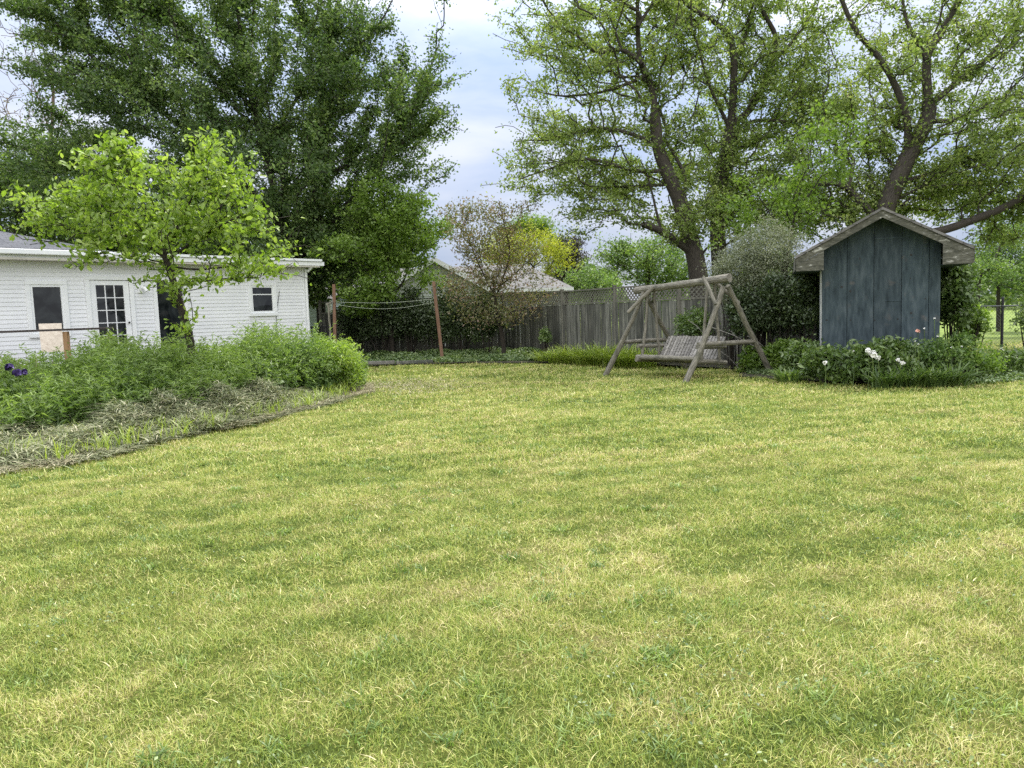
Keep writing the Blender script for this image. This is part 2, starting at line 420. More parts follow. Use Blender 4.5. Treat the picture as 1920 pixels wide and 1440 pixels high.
M['leaf_cover'] = leaf_mat('ground_cover_leaf', [(0, (0.07, 0.13, 0.04)), (0.6, (0.14, 0.22, 0.07)), (1, (0.25, 0.33, 0.12))], 0.3, 0.08)

# ------------------------------------------------------------------ object helpers
def tag(o, label=None, cat=None, group=None, kind=None):
    if label: o['label'] = label
    if cat: o['category'] = cat
    if group: o['group'] = group
    if kind: o['kind'] = kind
    return o

def thing(name, label, cat, loc=(0, 0, 0), rz=0.0, group=None):
    o = bpy.data.objects.new(name, None)
    o.empty_display_size = 0.2
    COL.objects.link(o)
    o.location = loc
    o.rotation_euler = (0, 0, rz)
    return tag(o, label, cat, group)

def np_mesh(name, verts, faces, mat, parent=None, rnd=None, uv=None, smooth=False, world_space=False):
    """verts (n,3); faces: list of int arrays (m,k)"""
    verts = np.asarray(verts, dtype=np.float32).reshape(-1, 3)
    me = bpy.data.meshes.new(name)
    me.vertices.add(len(verts))
    loops = np.concatenate([np.asarray(f).ravel() for f in faces]).astype(np.int32)
    sizes = np.concatenate([np.full(len(f), np.asarray(f).shape[1]) for f in faces]).astype(np.int32)
    starts = np.concatenate([[0], np.cumsum(sizes)[:-1]]).astype(np.int32)
    me.loops.add(len(loops)); me.polygons.add(len(sizes))
    me.vertices.foreach_set('co', verts.ravel())
    me.loops.foreach_set('vertex_index', loops)
    me.polygons.foreach_set('loop_start', starts)
    if smooth:
        me.polygons.foreach_set('use_smooth', np.ones(len(sizes), dtype=bool))
    me.update(calc_edges=True)
    if rnd is not None:
        a = me.attributes.new('rnd', 'FLOAT', 'POINT')
        a.data.foreach_set('value', np.asarray(rnd, dtype=np.float32))
    if uv is not None:
        l = me.uv_layers.new(name='UVMap')
        l.data.foreach_set('uv', np.asarray(uv, dtype=np.float32)[loops].ravel())
    me.materials.append(mat)
    o = bpy.data.objects.new(name, me)
    COL.objects.link(o)
    if parent is not None:
        o.parent = parent
    return o

class MB:
    """collects boxes, prisms and tubes into one mesh"""
    def __init__(s):
        s.t = []; s.v = []; s.f3 = []; s.f4 = []; s.fn = []; s.uv = []; s.n = 0
    def add(s, vs, fs, uvs=None):
        b = s.n
        for i, p in enumerate(vs):
            s.v.append(tuple(p)); s.uv.append(uvs[i] if uvs else (p[0] + p[1], p[2]))
        s.n += len(vs); s.t += [random.random()] * len(vs)
        for f in fs:
            s.fn.append([b + i for i in f])
    def box(s, lo, hi, m=None):
        x0, y0, z0 = lo; x1, y1, z1 = hi
        vs = [Vector(c) for c in ((x0, y0, z0), (x1, y0, z0), (x1, y1, z0), (x0, y1, z0), (x0, y0, z1), (x1, y0, z1), (x1, y1, z1), (x0, y1, z1))]
        if m is not None: vs = [m @ v for v in vs]
        s.add(vs, [(0, 3, 2, 1), (4, 5, 6, 7), (0, 1, 5, 4), (1, 2, 6, 5), (2, 3, 7, 6), (3, 0, 4, 7)])
    def bar(s, p0, p1, w, h, up=(0, 0, 1)):
        p0, p1 = Vector(p0), Vector(p1)
        d = p1 - p0; L_ = d.length; d.normalize()
        sd = d.cross(Vector(up))
        if sd.length < 1e-4: sd = d.cross(Vector((1, 0, 0)))
        sd.normalize(); u = sd.cross(d)
        m = Matrix((d, sd, u)).transposed().to_4x4(); m.translation = p0
        s.box((0, -w / 2, -h / 2), (L_, w / 2, h / 2), m)
    def prism(s, poly, z0, z1, m=None):
        """poly (x,z) outline extruded along y from z0 to z1"""
        k = len(poly)
        vs = [Vector((a, z0, b)) for a, b in poly] + [Vector((a, z1, b)) for a, b in poly]
        if m is not None: vs = [m @ v for v in vs]
        fs = [tuple(range(k)), tuple(range(2 * k - 1, k - 1, -1))]
        for i in range(k):
            j = (i + 1) % k
            fs.append((i, i + k, j + k, j))
        s.add(vs, fs)
    def tube(s, pts, rad, sides=8, wob=0.0):
        pts = [Vector(p) for p in pts]
        if not hasattr(rad, '__len__'): rad = [rad] * len(pts)
        vs, uvs, fs = [], [], []
        t0 = (pts[1] - pts[0]).normalized()
        ref = Vector((0, 0, 1)) if abs(t0.z) < 0.9 else Vector((1, 0, 0))
        a = t0.cross(ref).normalized(); L_ = 0
        for i, p in enumerate(pts):
            if i < len(pts) - 1: t = (pts[i + 1] - p)
            else: t = (p - pts[i - 1])
            if 0 < i < len(pts) - 1: t = (pts[i + 1] - pts[i - 1])
            t.normalize()
            a = (a - t * a.dot(t)).normalized(); b = t.cross(a)
            if i: L_ += (p - pts[i - 1]).length
            for k in range(sides + 1):
                an = 2 * math.pi * k / sides
                r = rad[i] * (1 + wob * math.sin(3 * an + i * 1.7) * 0.5 + wob * math.sin(2 * an - i))
                vs.append(p + a * (math.cos(an) * r) + b * (math.sin(an) * r)); uvs.append((k / sides, L_))
        w = sides + 1
        for i in range(len(pts) - 1):
            for k in range(sides):
                fs.append((i * w + k, i * w + k + 1, (i + 1) * w + k + 1, (i + 1) * w + k))
        fs.append(tuple(range(sides - 1, -1, -1)))
        fs.append(tuple((len(pts) - 1) * w + k for k in range(sides)))
        s.add(vs, fs, uvs)
    def build(s, name, mat, parent=None, smooth=False, bevel=0.0):
        me = bpy.data.meshes.new(name)
        me.from_pydata(s.v, [], s.fn)
        l = me.uv_layers.new(name='UVMap')
        idx = np.empty(len(me.loops), dtype=np.int32); me.loops.foreach_get('vertex_index', idx)
        l.data.foreach_set('uv', np.asarray(s.uv, dtype=np.float32)[idx].ravel())
        at = me.attributes.new('rnd', 'FLOAT', 'POINT'); at.data.foreach_set('value', np.asarray(s.t, dtype=np.float32))
        me.materials.append(mat)
        if smooth:
            me.polygons.foreach_set('use_smooth', np.ones(len(me.polygons), dtype=bool))
            me.set_sharp_from_angle(angle=R(50))
        o = bpy.data.objects.new(name, me); COL.objects.link(o)
        if parent is not None: o.parent = parent
        if bevel:
            md = o.modifiers.new('bevel', 'BEVEL'); md.width = bevel; md.segments = 2; md.limit_method = 'ANGLE'
        return o

def polyl(pts, n):
    """resample a polyline smoothly (Catmull-Rom) with n points per span"""
    pts = [Vector(p) for p in pts]
    out = []
    for i in range(len(pts) - 1):
        p0 = pts[max(i - 1, 0)]; p1 = pts[i]; p2 = pts[i + 1]; p3 = pts[min(i + 2, len(pts) - 1)]
        for k in range(n):
            t = k / n
            out.append(0.5 * ((2 * p1) + (p2 - p0) * t + (2 * p0 - 5 * p1 + 4 * p2 - p3) * t * t + (3 * p1 - p0 - 3 * p2 + p3) * t ** 3))
    out.append(pts[-1])
    return out

def unit(a):
    return a / np.maximum(np.linalg.norm(a, axis=1, keepdims=True), 1e-9)

def leaf_arrays(c, size, width=0.55, up=0.6, droop=0.25, fold=0.25, direction=None, shape=4, rnd=None, rnd_base=None):
    """folded leaves at centres c: four- or six-cornered"""
    n = len(c)
    size = np.broadcast_to(size, (n,)).reshape(-1, 1)
    nrm = RNG.normal(size=(n, 3)); nrm[:, 2] = np.abs(nrm[:, 2]) * 0.6 + up; nrm = unit(nrm)
    d = RNG.normal(size=(n, 3)) if direction is None else direction + RNG.normal(size=(n, 3)) * 0.35
    d[:, 2] -= droop
    d = unit(d - nrm * np.sum(d * nrm, axis=1, keepdims=True))
    s = np.cross(nrm, d)
    b = c - d * size * 0.5
    t = c + d * size * 0.5 - nrm * size * 0.08
    w = size * width * 0.5
    f = nrm * size * fold * 0.25
    if shape == 4:
        v = np.stack([b, c + s * w + f, t, c - s * w + f], 1).reshape(-1, 3)
        i = np.arange(n)[:, None] * 4
        faces = [np.concatenate([i + np.array([0, 1, 2]), i + np.array([0, 2, 3])])]
        k = 4
    else:
        q1 = c - d * size * 0.18; q2 = c + d * size * 0.2
        v = np.stack([b, q1 + s * w + f, q2 + s * w * 0.85 + f, t, q2 - s * w * 0.85 + f, q1 - s * w + f], 1).reshape(-1, 3)
        i = np.arange(n)[:, None] * 6
        faces = [np.concatenate([i + np.array([0, 1, 2, 3]), i + np.array([0, 3, 4, 5])])]
        k = 6
    if rnd is None:
        rnd = RNG.random(n)
    return v, faces, np.repeat(rnd, k)

def blades(base, h, w, lean, az, curl=0.6, seg=2):
    """curved grass or strap blades; lean = sideways reach as a fraction of h"""
    n = len(base)
    h = np.broadcast_to(h, (n,)); w = np.broadcast_to(w, (n,)); lean = np.broadcast_to(lean, (n,))
    dx = np.stack([np.cos(az), np.sin(az), np.zeros(n)], 1)
    tw = az + RNG.normal(size=n) * 0.5 + math.pi / 2
    sd = np.stack([np.cos(tw), np.sin(tw), np.zeros(n)], 1) * (w[:, None] * 0.5)
    rows = []
    for k in range(seg + 1):
        t = k / seg
        hor = lean * h * (t ** 1.7)
        zz = h * (t - curl * lean * t * t * 0.5)
        p = base + dx * hor[:, None]; p = p.copy(); p[:, 2] = base[:, 2] + zz
        rows.append((p, t))
    vs = []
    for p, t in rows[:-1]:
        ww = 1.0 if t < 0.7 else 0.7
        vs += [p - sd * ww, p + sd * ww]
    vs.append(rows[-1][0])
    k = len(vs)
    v = np.stack(vs, 1).reshape(-1, 3)
    i = np.arange(n)[:, None] * k
    quads = [i + np.array([2 * q, 2 * q + 1, 2 * q + 3, 2 * q + 2]) for q in range(seg - 1)]
    tris = i + np.array([2 * seg - 2, 2 * seg - 1, 2 * seg])
    faces = ([np.concatenate(quads)] if quads else []) + [tris]
    return v, faces, k

def merge(parts):
    """parts: list of (verts, faces, rnd)"""
    V, Fq, Rr, b = [], {}, [], 0
    for v, fs, r in parts:
        V.append(v); Rr.append(r)
        for f in fs:
            f = np.asarray(f)
            Fq.setdefault(f.shape[1], []).append(f + b)
        b += len(v)
    return np.concatenate(V), [np.concatenate(x) for x in Fq.values()], np.concatenate(Rr)

# ------------------------------------------------------------------ trees
class Tree:
    def __init__(s, root, rbase):
        s.p = [np.array(root, dtype=float)]; s.par = [-1]; s.rad = [rbase]; s.path = [0.0]; s.limb = [True]
        s.tips = []
    def limb_add(s, pts, r0, r1):
        pts = polyl(pts, 4)
        P_ = np.array(s.p); first = np.array(pts[0])
        cur = int(np.argmin(np.linalg.norm(P_ - first, axis=1)))
        n = len(pts)
        for i, q in enumerate(pts):
            q = np.array(q)
            d = np.linalg.norm(q - s.p[cur])
            if d < 1e-3: continue
            s.p.append(q + RNG.normal(size=3) * 0.004); s.par.append(cur); s.rad.append(r0 + (r1 - r0) * i / (n - 1))
            s.path.append(s.path[cur] + d); s.limb.append(True); cur = len(s.p) - 1
        return cur
    def grow(s, targets, alpha=0.35, step=0.45, jit=0.12):
        cap = 60000
        P_ = np.zeros((cap, 3)); path = np.zeros(cap); n = len(s.p)
        P_[:n] = s.p; path[:n] = s.path
        # nearest to the limbs first
        d0 = np.min(np.linalg.norm(targets[:, None, :] - P_[None, :n:2, :], axis=2), axis=1)
        for ti in np.argsort(d0):
            t = targets[ti]
            dd = np.linalg.norm(P_[:n] - t, axis=1)
            cost = dd + alpha * path[:n] + 0.5 * np.maximum(P_[:n, 2] - t[2], 0)
            b = int(np.argmin(cost)); dist = dd[b]
            k = max(1, int(math.ceil(dist / step)))
            p0 = P_[b].copy()
            if s.par[b] >= 0:
                pd = p0 - P_[s.par[b]]; pd /= max(np.linalg.norm(pd), 1e-6)
            else: pd = np.array([0, 0, 1.0])
            c = p0 + pd * dist * 0.3 + np.array([0, 0, 0.08 * dist]) + RNG.normal(size=3) * jit * dist * 0.5
            c = 0.5 * c + 0.5 * (p0 + t) / 2
            cur = b
            for i in range(1, k + 1):
                u = i / k
                q = (1 - u) ** 2 * p0 + 2 * u * (1 - u) * c + u * u * t
                if i < k: q = q + RNG.normal(size=3) * jit * step * 0.35
                P_[n] = q; path[n] = path[cur] + np.linalg.norm(q - P_[cur])
                s.p.append(q); s.par.append(cur); s.rad.append(0.0); s.path.append(path[n]); s.limb.append(False)
                cur = n; n += 1
                if n >= cap - 50: break
            s.tips.append(cur)
            if n >= cap - 50: break
    def solve(s, rtip=0.008, ex=2.3):
        n = len(s.p); acc = np.zeros(n)
        for i in range(n - 1, 0, -1):
            if acc[i] == 0: acc[i] = rtip ** ex
            acc[s.par[i]] += acc[i]
        r = acc ** (1 / ex)
        rg = np.array(s.rad)
        s.r = np.where(rg > 0, np.maximum(rg, np.minimum(r, rg * 1.1)), r)
        # thin branches leaving a limb never start thicker than the limb
        for i in range(1, n):
            s.r[i] = min(s.r[i], s.r[s.par[i]])
    def wood(s, parent, mat, name='trunk', sides=5):
        p = np.array(s.p); par = np.array(s.par); e = np.arange(1, len(p))
        a = p[par[e]]; b = p[e]; ra = s.r[par[e]].copy(); rb = s.r[e]
        # a twig leaving a thick limb starts at its own thickness
        jump = ra > rb * 1.6
        ra[jump] = rb[jump] * 1.15
        V, FF, UV, base = [], [], [], 0
        d = unit(b - a)
        for grp, k in ((rb > 0.03, 8), (rb <= 0.03, 4)):
            A, B, RA, RB, D = a[grp], b[grp], ra[grp], rb[grp], d[grp]
            PL = np.array(s.path)[e][grp]
            if len(A) == 0: continue
            ref = np.where(np.abs(D[:, 2:3]) < 0.9, np.array([[0, 0, 1.0]]), np.array([[1.0, 0, 0]]))
            ref = np.tile(np.array([[0.37, 0.91, 0.17]]), (len(D), 1))
            u = unit(np.cross(D, ref)); w = np.cross(D, u)
            ext = D * (RB * 0.35)[:, None]
            ring = []; uvs = []
            for end, (Q, RR) in enumerate(((A - ext, RA), (B + ext * 0.6, RB))):
                for j in range(k):
                    an = 2 * math.pi * j / k
                    ring.append(Q + u * (np.cos(an) * RR)[:, None] + w * (np.sin(an) * RR)[:, None])
                    uvs.append(np.stack([np.full(len(Q), abs(j / k - 0.5) * 2), PL + end * 0.4], 1))
            v = np.stack(ring, 1).reshape(-1, 3)
            i = np.arange(len(A))[:, None] * (2 * k)
            for j in range(k):
                jj = (j + 1) % k
                FF.append(base + i + np.array([j, jj, k + jj, k + j]))
            V.append(v); UV.append(np.stack(uvs, 1).reshape(-1, 2)); base += len(v)
        return np_mesh(name, np.concatenate(V), [np.concatenate(FF)], mat, parent, uv=np.concatenate(UV), smooth=True)
    def leaves(s, parent, mat, per_tip, sigma, size, width=0.6, up=0.5, droop=0.3, shape=4, name='crown', along=0, flat=0.7, thin=None, back=0):
        p = np.array(s.p); tips = np.array(s.tips)
        if thin is not None:
            tips = tips[thin(p[tips])]
        cnt = RNG.poisson(per_tip * np.clip(RNG.gamma(3, 1 / 3, len(tips)), 0.2, 2.2))
        parr = np.array(s.par); src = np.repeat(tips, cnt)
        stepb = RNG.integers(0, back + 1, len(src)) if back else np.zeros(len(src), int)
        for q_ in range(back):
            mv = (stepb > q_) & (parr[src] > 0) & (s.r[np.maximum(parr[src], 0)] < 0.05)
            src = np.where(mv, parr[src], src)
        nxt = parr[src]; u_ = RNG.random(len(src))[:, None] * (nxt[:, None] > 0)
        c = p[src] * (1 - u_) + p[np.maximum(nxt, 0)] * u_
        clump = np.repeat(RNG.random(len(tips)), cnt)
        sg = np.array([sigma, sigma, sigma * flat])
        c = c + RNG.normal(size=c.shape) * sg
        if along:
            small = np.where(s.r < 0.022)[0]; small = small[small > 0]
            pr = np.array(s.par)[small]
            k = RNG.poisson(along, len(small))
            u = RNG.random(k.sum())[:, None]
            q = np.repeat(p[small], k, axis=0) * u + np.repeat(p[pr], k, axis=0) * (1 - u)
            c = np.concatenate([c, q + RNG.normal(size=q.shape) * size * 0.8])
            clump = np.concatenate([clump, RNG.random(len(q))])
        n = len(c)
        sz = size * RNG.uniform(0.6, 1.25, n)
        rnd = np.clip(0.55 * clump + 0.45 * RNG.random(n), 0, 1)
        v, f, r = leaf_arrays(c, sz, width, up, droop, rnd=rnd, shape=shape)
        return np_mesh(name, v, f, mat, parent, rnd=r)

def ell_points(ells, n, surface=0.35, clus=0, csig=0.5):
    """points in a union of ellipsoids given as (px, py, rx_px, ry_px, depth, rdepth_m, weight)"""
    out = []
    W = np.array([e[6] for e in ells]); W = W / W.sum()
    for e, w in zip(ells, W):
        k = int(n * w)
        if clus: k = max(2, k // clus)
        c = P(e[0], e[1], e[4]); sc_ = e[4] / F_PX
        q = unit(RNG.normal(size=(k, 3))) * (RNG.random(k)[:, None] ** surface)
        q = q * np.array([e[2] * sc_, e[5], e[3] * sc_]) + np.array(c)
        if clus:
            q = np.repeat(q, clus, axis=0) + RNG.normal(size=(k * clus, 3)) * np.array([csig, csig, csig * 0.6]) * np.repeat(RNG.uniform(0.6, 1.3, k), clus)[:, None]
        out.append(q)
    o = np.concatenate(out)
    return o[o[:, 2] > 0.3]

def pxl(pts, Y, dy=None):
    return [P(a, b, Y + (dy[i] if dy else 0)) for i, (a, b) in enumerate(pts)]

def make_tree(name, label, cat, Y, trunk, r0, r1, limbs, ells, ntip, per_tip, sigma, size, leaf, bark, alpha=0.3, group=None, rtip=0.009, step=0.45, along=0, shape=4, width=0.6, up=0.5, droop=0.3, surface=0.35, jit=0.14, clus=0, csig=0.5, back=0):
    pts = pxl(trunk, Y)
    base = Vector((pts[0].x, pts[0].y, 0))
    t = thing(name, label, cat, base, 0, group)
    if pts[0].z > 0.05: pts = [base] + pts
    T = Tree(np.array(pts[0]), r0)
    T.limb_add(pts[1:] if len(pts) > 1 else pts, r0, r1)
    for lp, ra, rb, dy in limbs:
        n = len(lp)
        T.limb_add([P(a, b, Y + dy * i / (n - 1)) for i, (a, b) in enumerate(lp)], ra, rb)
    T.grow(ell_points(ells, ntip, surface, clus, csig), alpha, step, jit)
    T.solve(rtip)
    off = np.array(base)
    T.p = [q - off for q in T.p]
    T.wood(t, M[bark])
    T.leaves(t, M[leaf], per_tip, sigma, size, width=width, shape=shape, along=along, up=up, droop=droop, back=back)
    return t

def bush(name, label, cat, c, rad, n, size, leaf, group=None, clumps=26, sig=0.22, width=0.5, shape=4, stems=9, up=0.4, droop=0.3, bark='bark_dark', extra=None):
    """leafy shrub: clumps of leaves over a bundle of stems"""
    c = Vector(c)
    t = thing(name, label, cat, (c.x, c.y, 0), 0, group)
    q = unit(RNG.normal(size=(clumps, 3))) * (RNG.random(clumps)[:, None] ** 0.3)
    q[:, 2] = np.where(q[:, 2] < -0.75, -q[:, 2], q[:, 2])
    q = q * RNG.uniform(0.72, 1.22, (clumps, 1))
    cc = q * np.array(rad) * 0.86 + np.array([0, 0, c.z])
    cc[:, 2] = np.maximum(cc[:, 2], 0.08)
    k = RNG.integers(0, clumps, n)
    s_ = np.array([sig, sig, sig * 0.8]) * max(rad[0], rad[2])
    pts = cc[k] + RNG.normal(size=(n, 3)) * s_
    pts[:, 2] = np.abs(pts[:, 2]) + 0.02
    rn = np.clip(0.4 * RNG.random(clumps)[k] + 0.6 * RNG.random(n), 0, 1)
    v, f, r = leaf_arrays(pts, size * RNG.uniform(0.6, 1.25, n), width, up, droop, rnd=rn, shape=shape)
    np_mesh('foliage', v, f, M[leaf], t, rnd=r)
    m = MB()
    for i in range(min(stems, clumps)):
        e = Vector(cc[i]); b = Vector((e.x * 0.2, e.y * 0.2, 0))
        mid = (b + e) / 2 + Vector((random.uniform(-.1, .1), random.uniform(-.1, .1), 0.1))
        m.tube([b, mid, e], [0.022, 0.014, 0.006], 5)
    m.build('stem', M[bark], t, smooth=True)
    return t

# ------------------------------------------------------------------ ground
def gh(x, y):
    x = np.asarray(x, dtype=float); y = np.asarray(y, dtype=float)
    return 0.018 * np.sin(x * 0.9 + 1.3) * np.sin(y * 0.7) + 0.012 * np.sin(x * 2.3 + y * 1.7) + 0.008 * np.sin(x * 5.1 - y * 4.3)

def axis(lo, hi, flo, fhi, fine):
    a = list(np.arange(flo, fhi + 1e-6, fine))
    q, st = flo, fine
    pre = []
    while q > lo:
        st *= 1.5; q -= st; pre.append(max(q, lo))
    q, st = fhi, fine
    post = []
    while q < hi:
        st *= 1.5; q += st; post.append(min(q, hi))
    return np.array(pre[::-1] + a + post)
gx = axis(-600, 600, -16, 16, 0.2); gy = axis(-60, 900, 0, 30, 0.2)
X, Yg = np.meshgrid(gx, gy, indexing='ij')
Z = gh(X, Yg) * (np.abs(X) < 30) * (Yg < 45) * (Yg > -10)
V = np.stack([X, Yg, Z], -1).reshape(-1, 3)
nx, ny = len(gx), len(gy)
ii, jj = np.meshgrid(np.arange(nx - 1), np.arange(ny - 1), indexing='ij')
a = (ii * ny + jj).ravel()
o = np_mesh('ground', V, [np.stack([a, a + ny, a + ny + 1, a + 1], 1)], M['ground'], smooth=True)
tag(o, kind='structure')

# edge of the weed bed on the left (photo column -> depth)
EDGE_PX = np.array([-400, 0, 200, 400, 570, 700, 720])
EDGE_Y = np.array([7.4, 8.6, 9.4, 11.0, 13.4, 15.9, 30.0])
def column_of(x, y):
    """photo column of a ground point, near enough"""
    return 960 + F_PX * x / y + 0.035 * 60
def in_bed(x, y):
    c = column_of(x, np.maximum(y, 0.1))
    rag = 0.22 + 0.20 * np.sin(x * 4.1 + 1.0) + 0.12 * np.sin(x * 11.3)
    return (c < 705) & (y > np.interp(c, EDGE_PX, EDGE_Y) + rag) & (y < 19)

# lawn blades: denser near the viewpoint
def scatter_lawn():
    parts = []
    for (y0, y1, dens, hh, ww, seg) in ((1.8, 4.5, 23000, 0.025, 0.0029, 2), (4.5, 8, 11500, 0.026, 0.0042, 2), (8, 13, 4400, 0.034, 0.0078, 2), (13, 19, 1500, 0.04, 0.012, 2), (19, 25.5, 800, 0.045, 0.017, 2)):
        wid = 0.76 * y1 + 1.2
        n = int(dens * (y1 - y0) * 2 * wid)
        x = RNG.uniform(-wid, wid, n); y = RNG.uniform(y0, y1, n)
        k = (np.abs(x) < 0.76 * y + 1.2) & ~in_bed(x, y)
        # thinner, tufty stand: keep fewer blades in the gaps of a soft cell pattern
        tuft = np.sin(x * 9 + 2 * np.sin(y * 5)) * np.sin(y * 8 + 2 * np.sin(x * 6))
        k &= RNG.random(n) < (0.70 + 0.30 * tuft)
        x, y = x[k], y[k]; n = len(x); tuft = tuft[k]
        base = np.stack([x, y, gh(x, y) - 0.004], 1)
        h = hh * RNG.gamma(5, 1 / 5, n) * (1 + 0.25 * tuft)
        az = RNG.uniform(0, 2 * math.pi, n)
        v, f, kk = blades(base, h, ww * RNG.uniform(0.6, 1.2, n), RNG.gamma(2.2, 0.36, n), az, 0.5, seg)
        parts.append((v, f, np.repeat(RNG.random(n), kk)))
    # long fallen clippings, lying nearly flat
    n = 1800
    y = 1.9 + 14 * RNG.random(n) ** 1.6; x = RNG.uniform(-1, 1, n) * (0.76 * y + 1)
    k = ~in_bed(x, y); x, y = x[k], y[k]; n = len(x)
    base = np.stack([x, y, gh(x, y) + RNG.uniform(0.012, 0.04, n)], 1)
    v, f, kk = blades(base, RNG.uniform(0.010, 0.030, n), 0.0022 + 0.0006 * y, RNG.uniform(1.0, 3.2, n), RNG.uniform(0, 6.283, n), 0.3, 2)
    parts.append((v, f, np.repeat(RNG.uniform(0.75, 1.2, n), kk)))
    v, f, r = merge(parts)
    o = np_mesh('grass', v, f, M['blade'], rnd=r)
    tag(o, 'short mown lawn grass, green mixed with straw-coloured patches', 'grass', kind='stuff')
    return len(v)
scatter_lawn()

# small low clover and dandelion leaves in the lawn, too many to count
def lawn_weeds():
    n = 2600
    y = 2.0 + 16 * RNG.random(n) ** 1.5; x = RNG.uniform(-1, 1, n) * (0.76 * y + 1)
    cl = (np.sin(x * 1.7 + 3) * np.sin(y * 1.3 + x * .6) > 0.15)
    k = cl & ~in_bed(x, y); x, y = x[k], y[k]; n = len(x)
    rep = 6
    c = np.repeat(np.stack([x, y, gh(x, y) + 0.035], 1), rep, axis=0) + RNG.normal(size=(n * rep, 3)) * np.array([0.03, 0.03, 0.008])
    v, f, r = leaf_arrays(c, RNG.uniform(0.010, 0.022, n * rep), 0.7, 1.2, 0.0, shape=4)
    o = np_mesh('clover', v, f, M['leaf_mid'], rnd=r)
    tag(o, 'small round clover leaves low down between the lawn grass', 'clover', kind='stuff')
lawn_weeds()
def lawn_tufts():
    n = 420
    y = 2.2 + 18 * RNG.random(n) ** 1.3; x = RNG.uniform(-1, 1, n) * (0.76 * y + 1)
    k = ~in_bed(x, y); x, y = x[k], y[k]; n = len(x); rep = 34
    sp = np.repeat(RNG.uniform(0.02, 0.07, n), rep)
    b = np.repeat(np.stack([x, y, gh(x, y)], 1), rep, axis=0) + RNG.normal(size=(n * rep, 3)) * np.stack([sp, sp, sp * 0], 1)
    v, f, kk = blades(b, RNG.uniform(0.02, 0.06, n * rep), np.repeat(0.004 + 0.0006 * y, rep), RNG.uniform(0.2, 1.6, n * rep), RNG.uniform(0, 6.283, n * rep), 0.6, 3)
    o = np_mesh('grass_tufts', v, f, M['leaf_weed'], rnd=np.repeat(np.clip(np.repeat(RNG.uniform(0.4, 0.9, n), rep) + RNG.normal(size=n * rep) * 0.15, 0, 1), kk))
    tag(o, 'darker coarse green tufts standing among the short lawn grass', 'grass tufts', kind='stuff')
lawn_tufts()

# ------------------------------------------------------------------ white house (left)
HA = P(30, 640, 18.5); HB = P(520, 640, 24.0)
hu = Vector((HB.x - HA.x, HB.y - HA.y, 0)).normalized()
hn = Vector((hu.y, -hu.x, 0))                       # outward, towards the yard
HO = Vector((HA.x, HA.y, 0)) - hu * 6.0             # wall start, beyond the left edge
rz_h = math.atan2(hu.y, hu.x)
def wall_uz(px, py):
    p = onplane(px, py, HO, hn)
    d = p - HO
    return d.dot(hu), p.z
u_end = wall_uz(577, 600)[0]
house = thing('white_house', 'low white lap-sided house with dark windows behind the weedy bed', 'house', HO, rz_h)
# openings (u0,u1,z0,z1)
def opening(x0, y0, x1, y1):
    ua, za = wall_uz(x0, y1); ub, zb = wall_uz(x1, y0)
    return [ua, ub, za, zb]
w1 = opening(61, 534, 116, 606)
dr = opening(176, 524, 240, 645)
dr2 = opening(300, 534, 341, 640)
w3 = opening(472, 536, 511, 587)
w1[2] = w1[3] - 1.18; dr[2] = 0.72; dr[3] = 2.78; dr2[2] = 0.72; dr2[3] = 2.74
ops = [w1, dr, dr2, w3]
TOP = 3.22; LAP = 0.102
m = MB()
z = 0.0
while z < TOP:
    z1 = min(z + LAP, TOP)
    segs = [(0.0, u_end)]
    for o_ in ops:
        if z1 > o_[2] + 0.02 and z < o_[3] - 0.02:
            ns = []
            for s0, s1 in segs:
                if o_[0] > s0 and o_[1] < s1: ns += [(s0, o_[0]), (o_[1], s1)]
                else: ns.append((s0, s1))
            segs = ns
    for s0, s1 in segs:
        k = max(1, int((s1 - s0) / 3.7))
        m.prism([(0, z), (0.014, z), (0.002, z1 - 0.0005), (0, z1 - 0.0005)], s0, s1, Matrix.Rotation(R(-90), 4, 'Z') @ Matrix.Scale(1, 4))
    z = z1
# prism: x -> outward; rotate so that outward is local -Y and run is local +X
wall = m.build('wall', M['siding'], house)
# dark room volume behind the wall, and the remaining house walls
m = MB()
for a_, b_ in (((0, 0.02, 0), (0.2, 7, TOP)), ((u_end - 0.15, 0.02, 0), (u_end - 0.005, 7, TOP)), ((0.2, 6.85, 0), (u_end - 0.15, 7, TOP))):
    m.box(a_, b_)
m.build('end_wall', M['siding'], house)
def window(op, name='window', sash=None, depth=0.02, parent=house):
    u0, u1, z0, z1 = op
    fr = MB(); t = 0.10
    fr.box((u0 - t, -0.05, z1), (u1 + t, 0.03, z1 + t)); fr.box((u0 - t, -0.062, z0 - t), (u1 + t, 0.03, z0))
    fr.box((u0 - t, -0.047, z0), (u0, 0.03, z1)); fr.box((u1, -0.047, z0), (u1 + t, 0.03, z1))
    o_ = fr.build(name, M['trim'], parent, bevel=0.006)
    sf = MB(); q = 0.055
    sf.box((u0, -0.03, z0), (u0 + q, 0.015, z1)); sf.box((u1 - q, -0.03, z0), (u1, 0.015, z1))
    sf.box((u0 + q, -0.028, z0), (u1 - q, 0.015, z0 + q)); sf.box((u0 + q, -0.028, z1 - q), (u1 - q, 0.015, z1))
    if sash: sf.box((u0 + q, -0.022, z0 + (z1 - z0) * sash), (u1 - q, 0.013, z0 + (z1 - z0) * sash + 0.03))
    sf.build('sash', M['trim'], o_)
    g = MB(); g.box((u0 + q, 0.0, z0 + q), (u1 - q, 0.006, z1 - q)); g.build('pane', M['glass'], o_)
    return o_
window(w1); window(w3, sash=0.66)
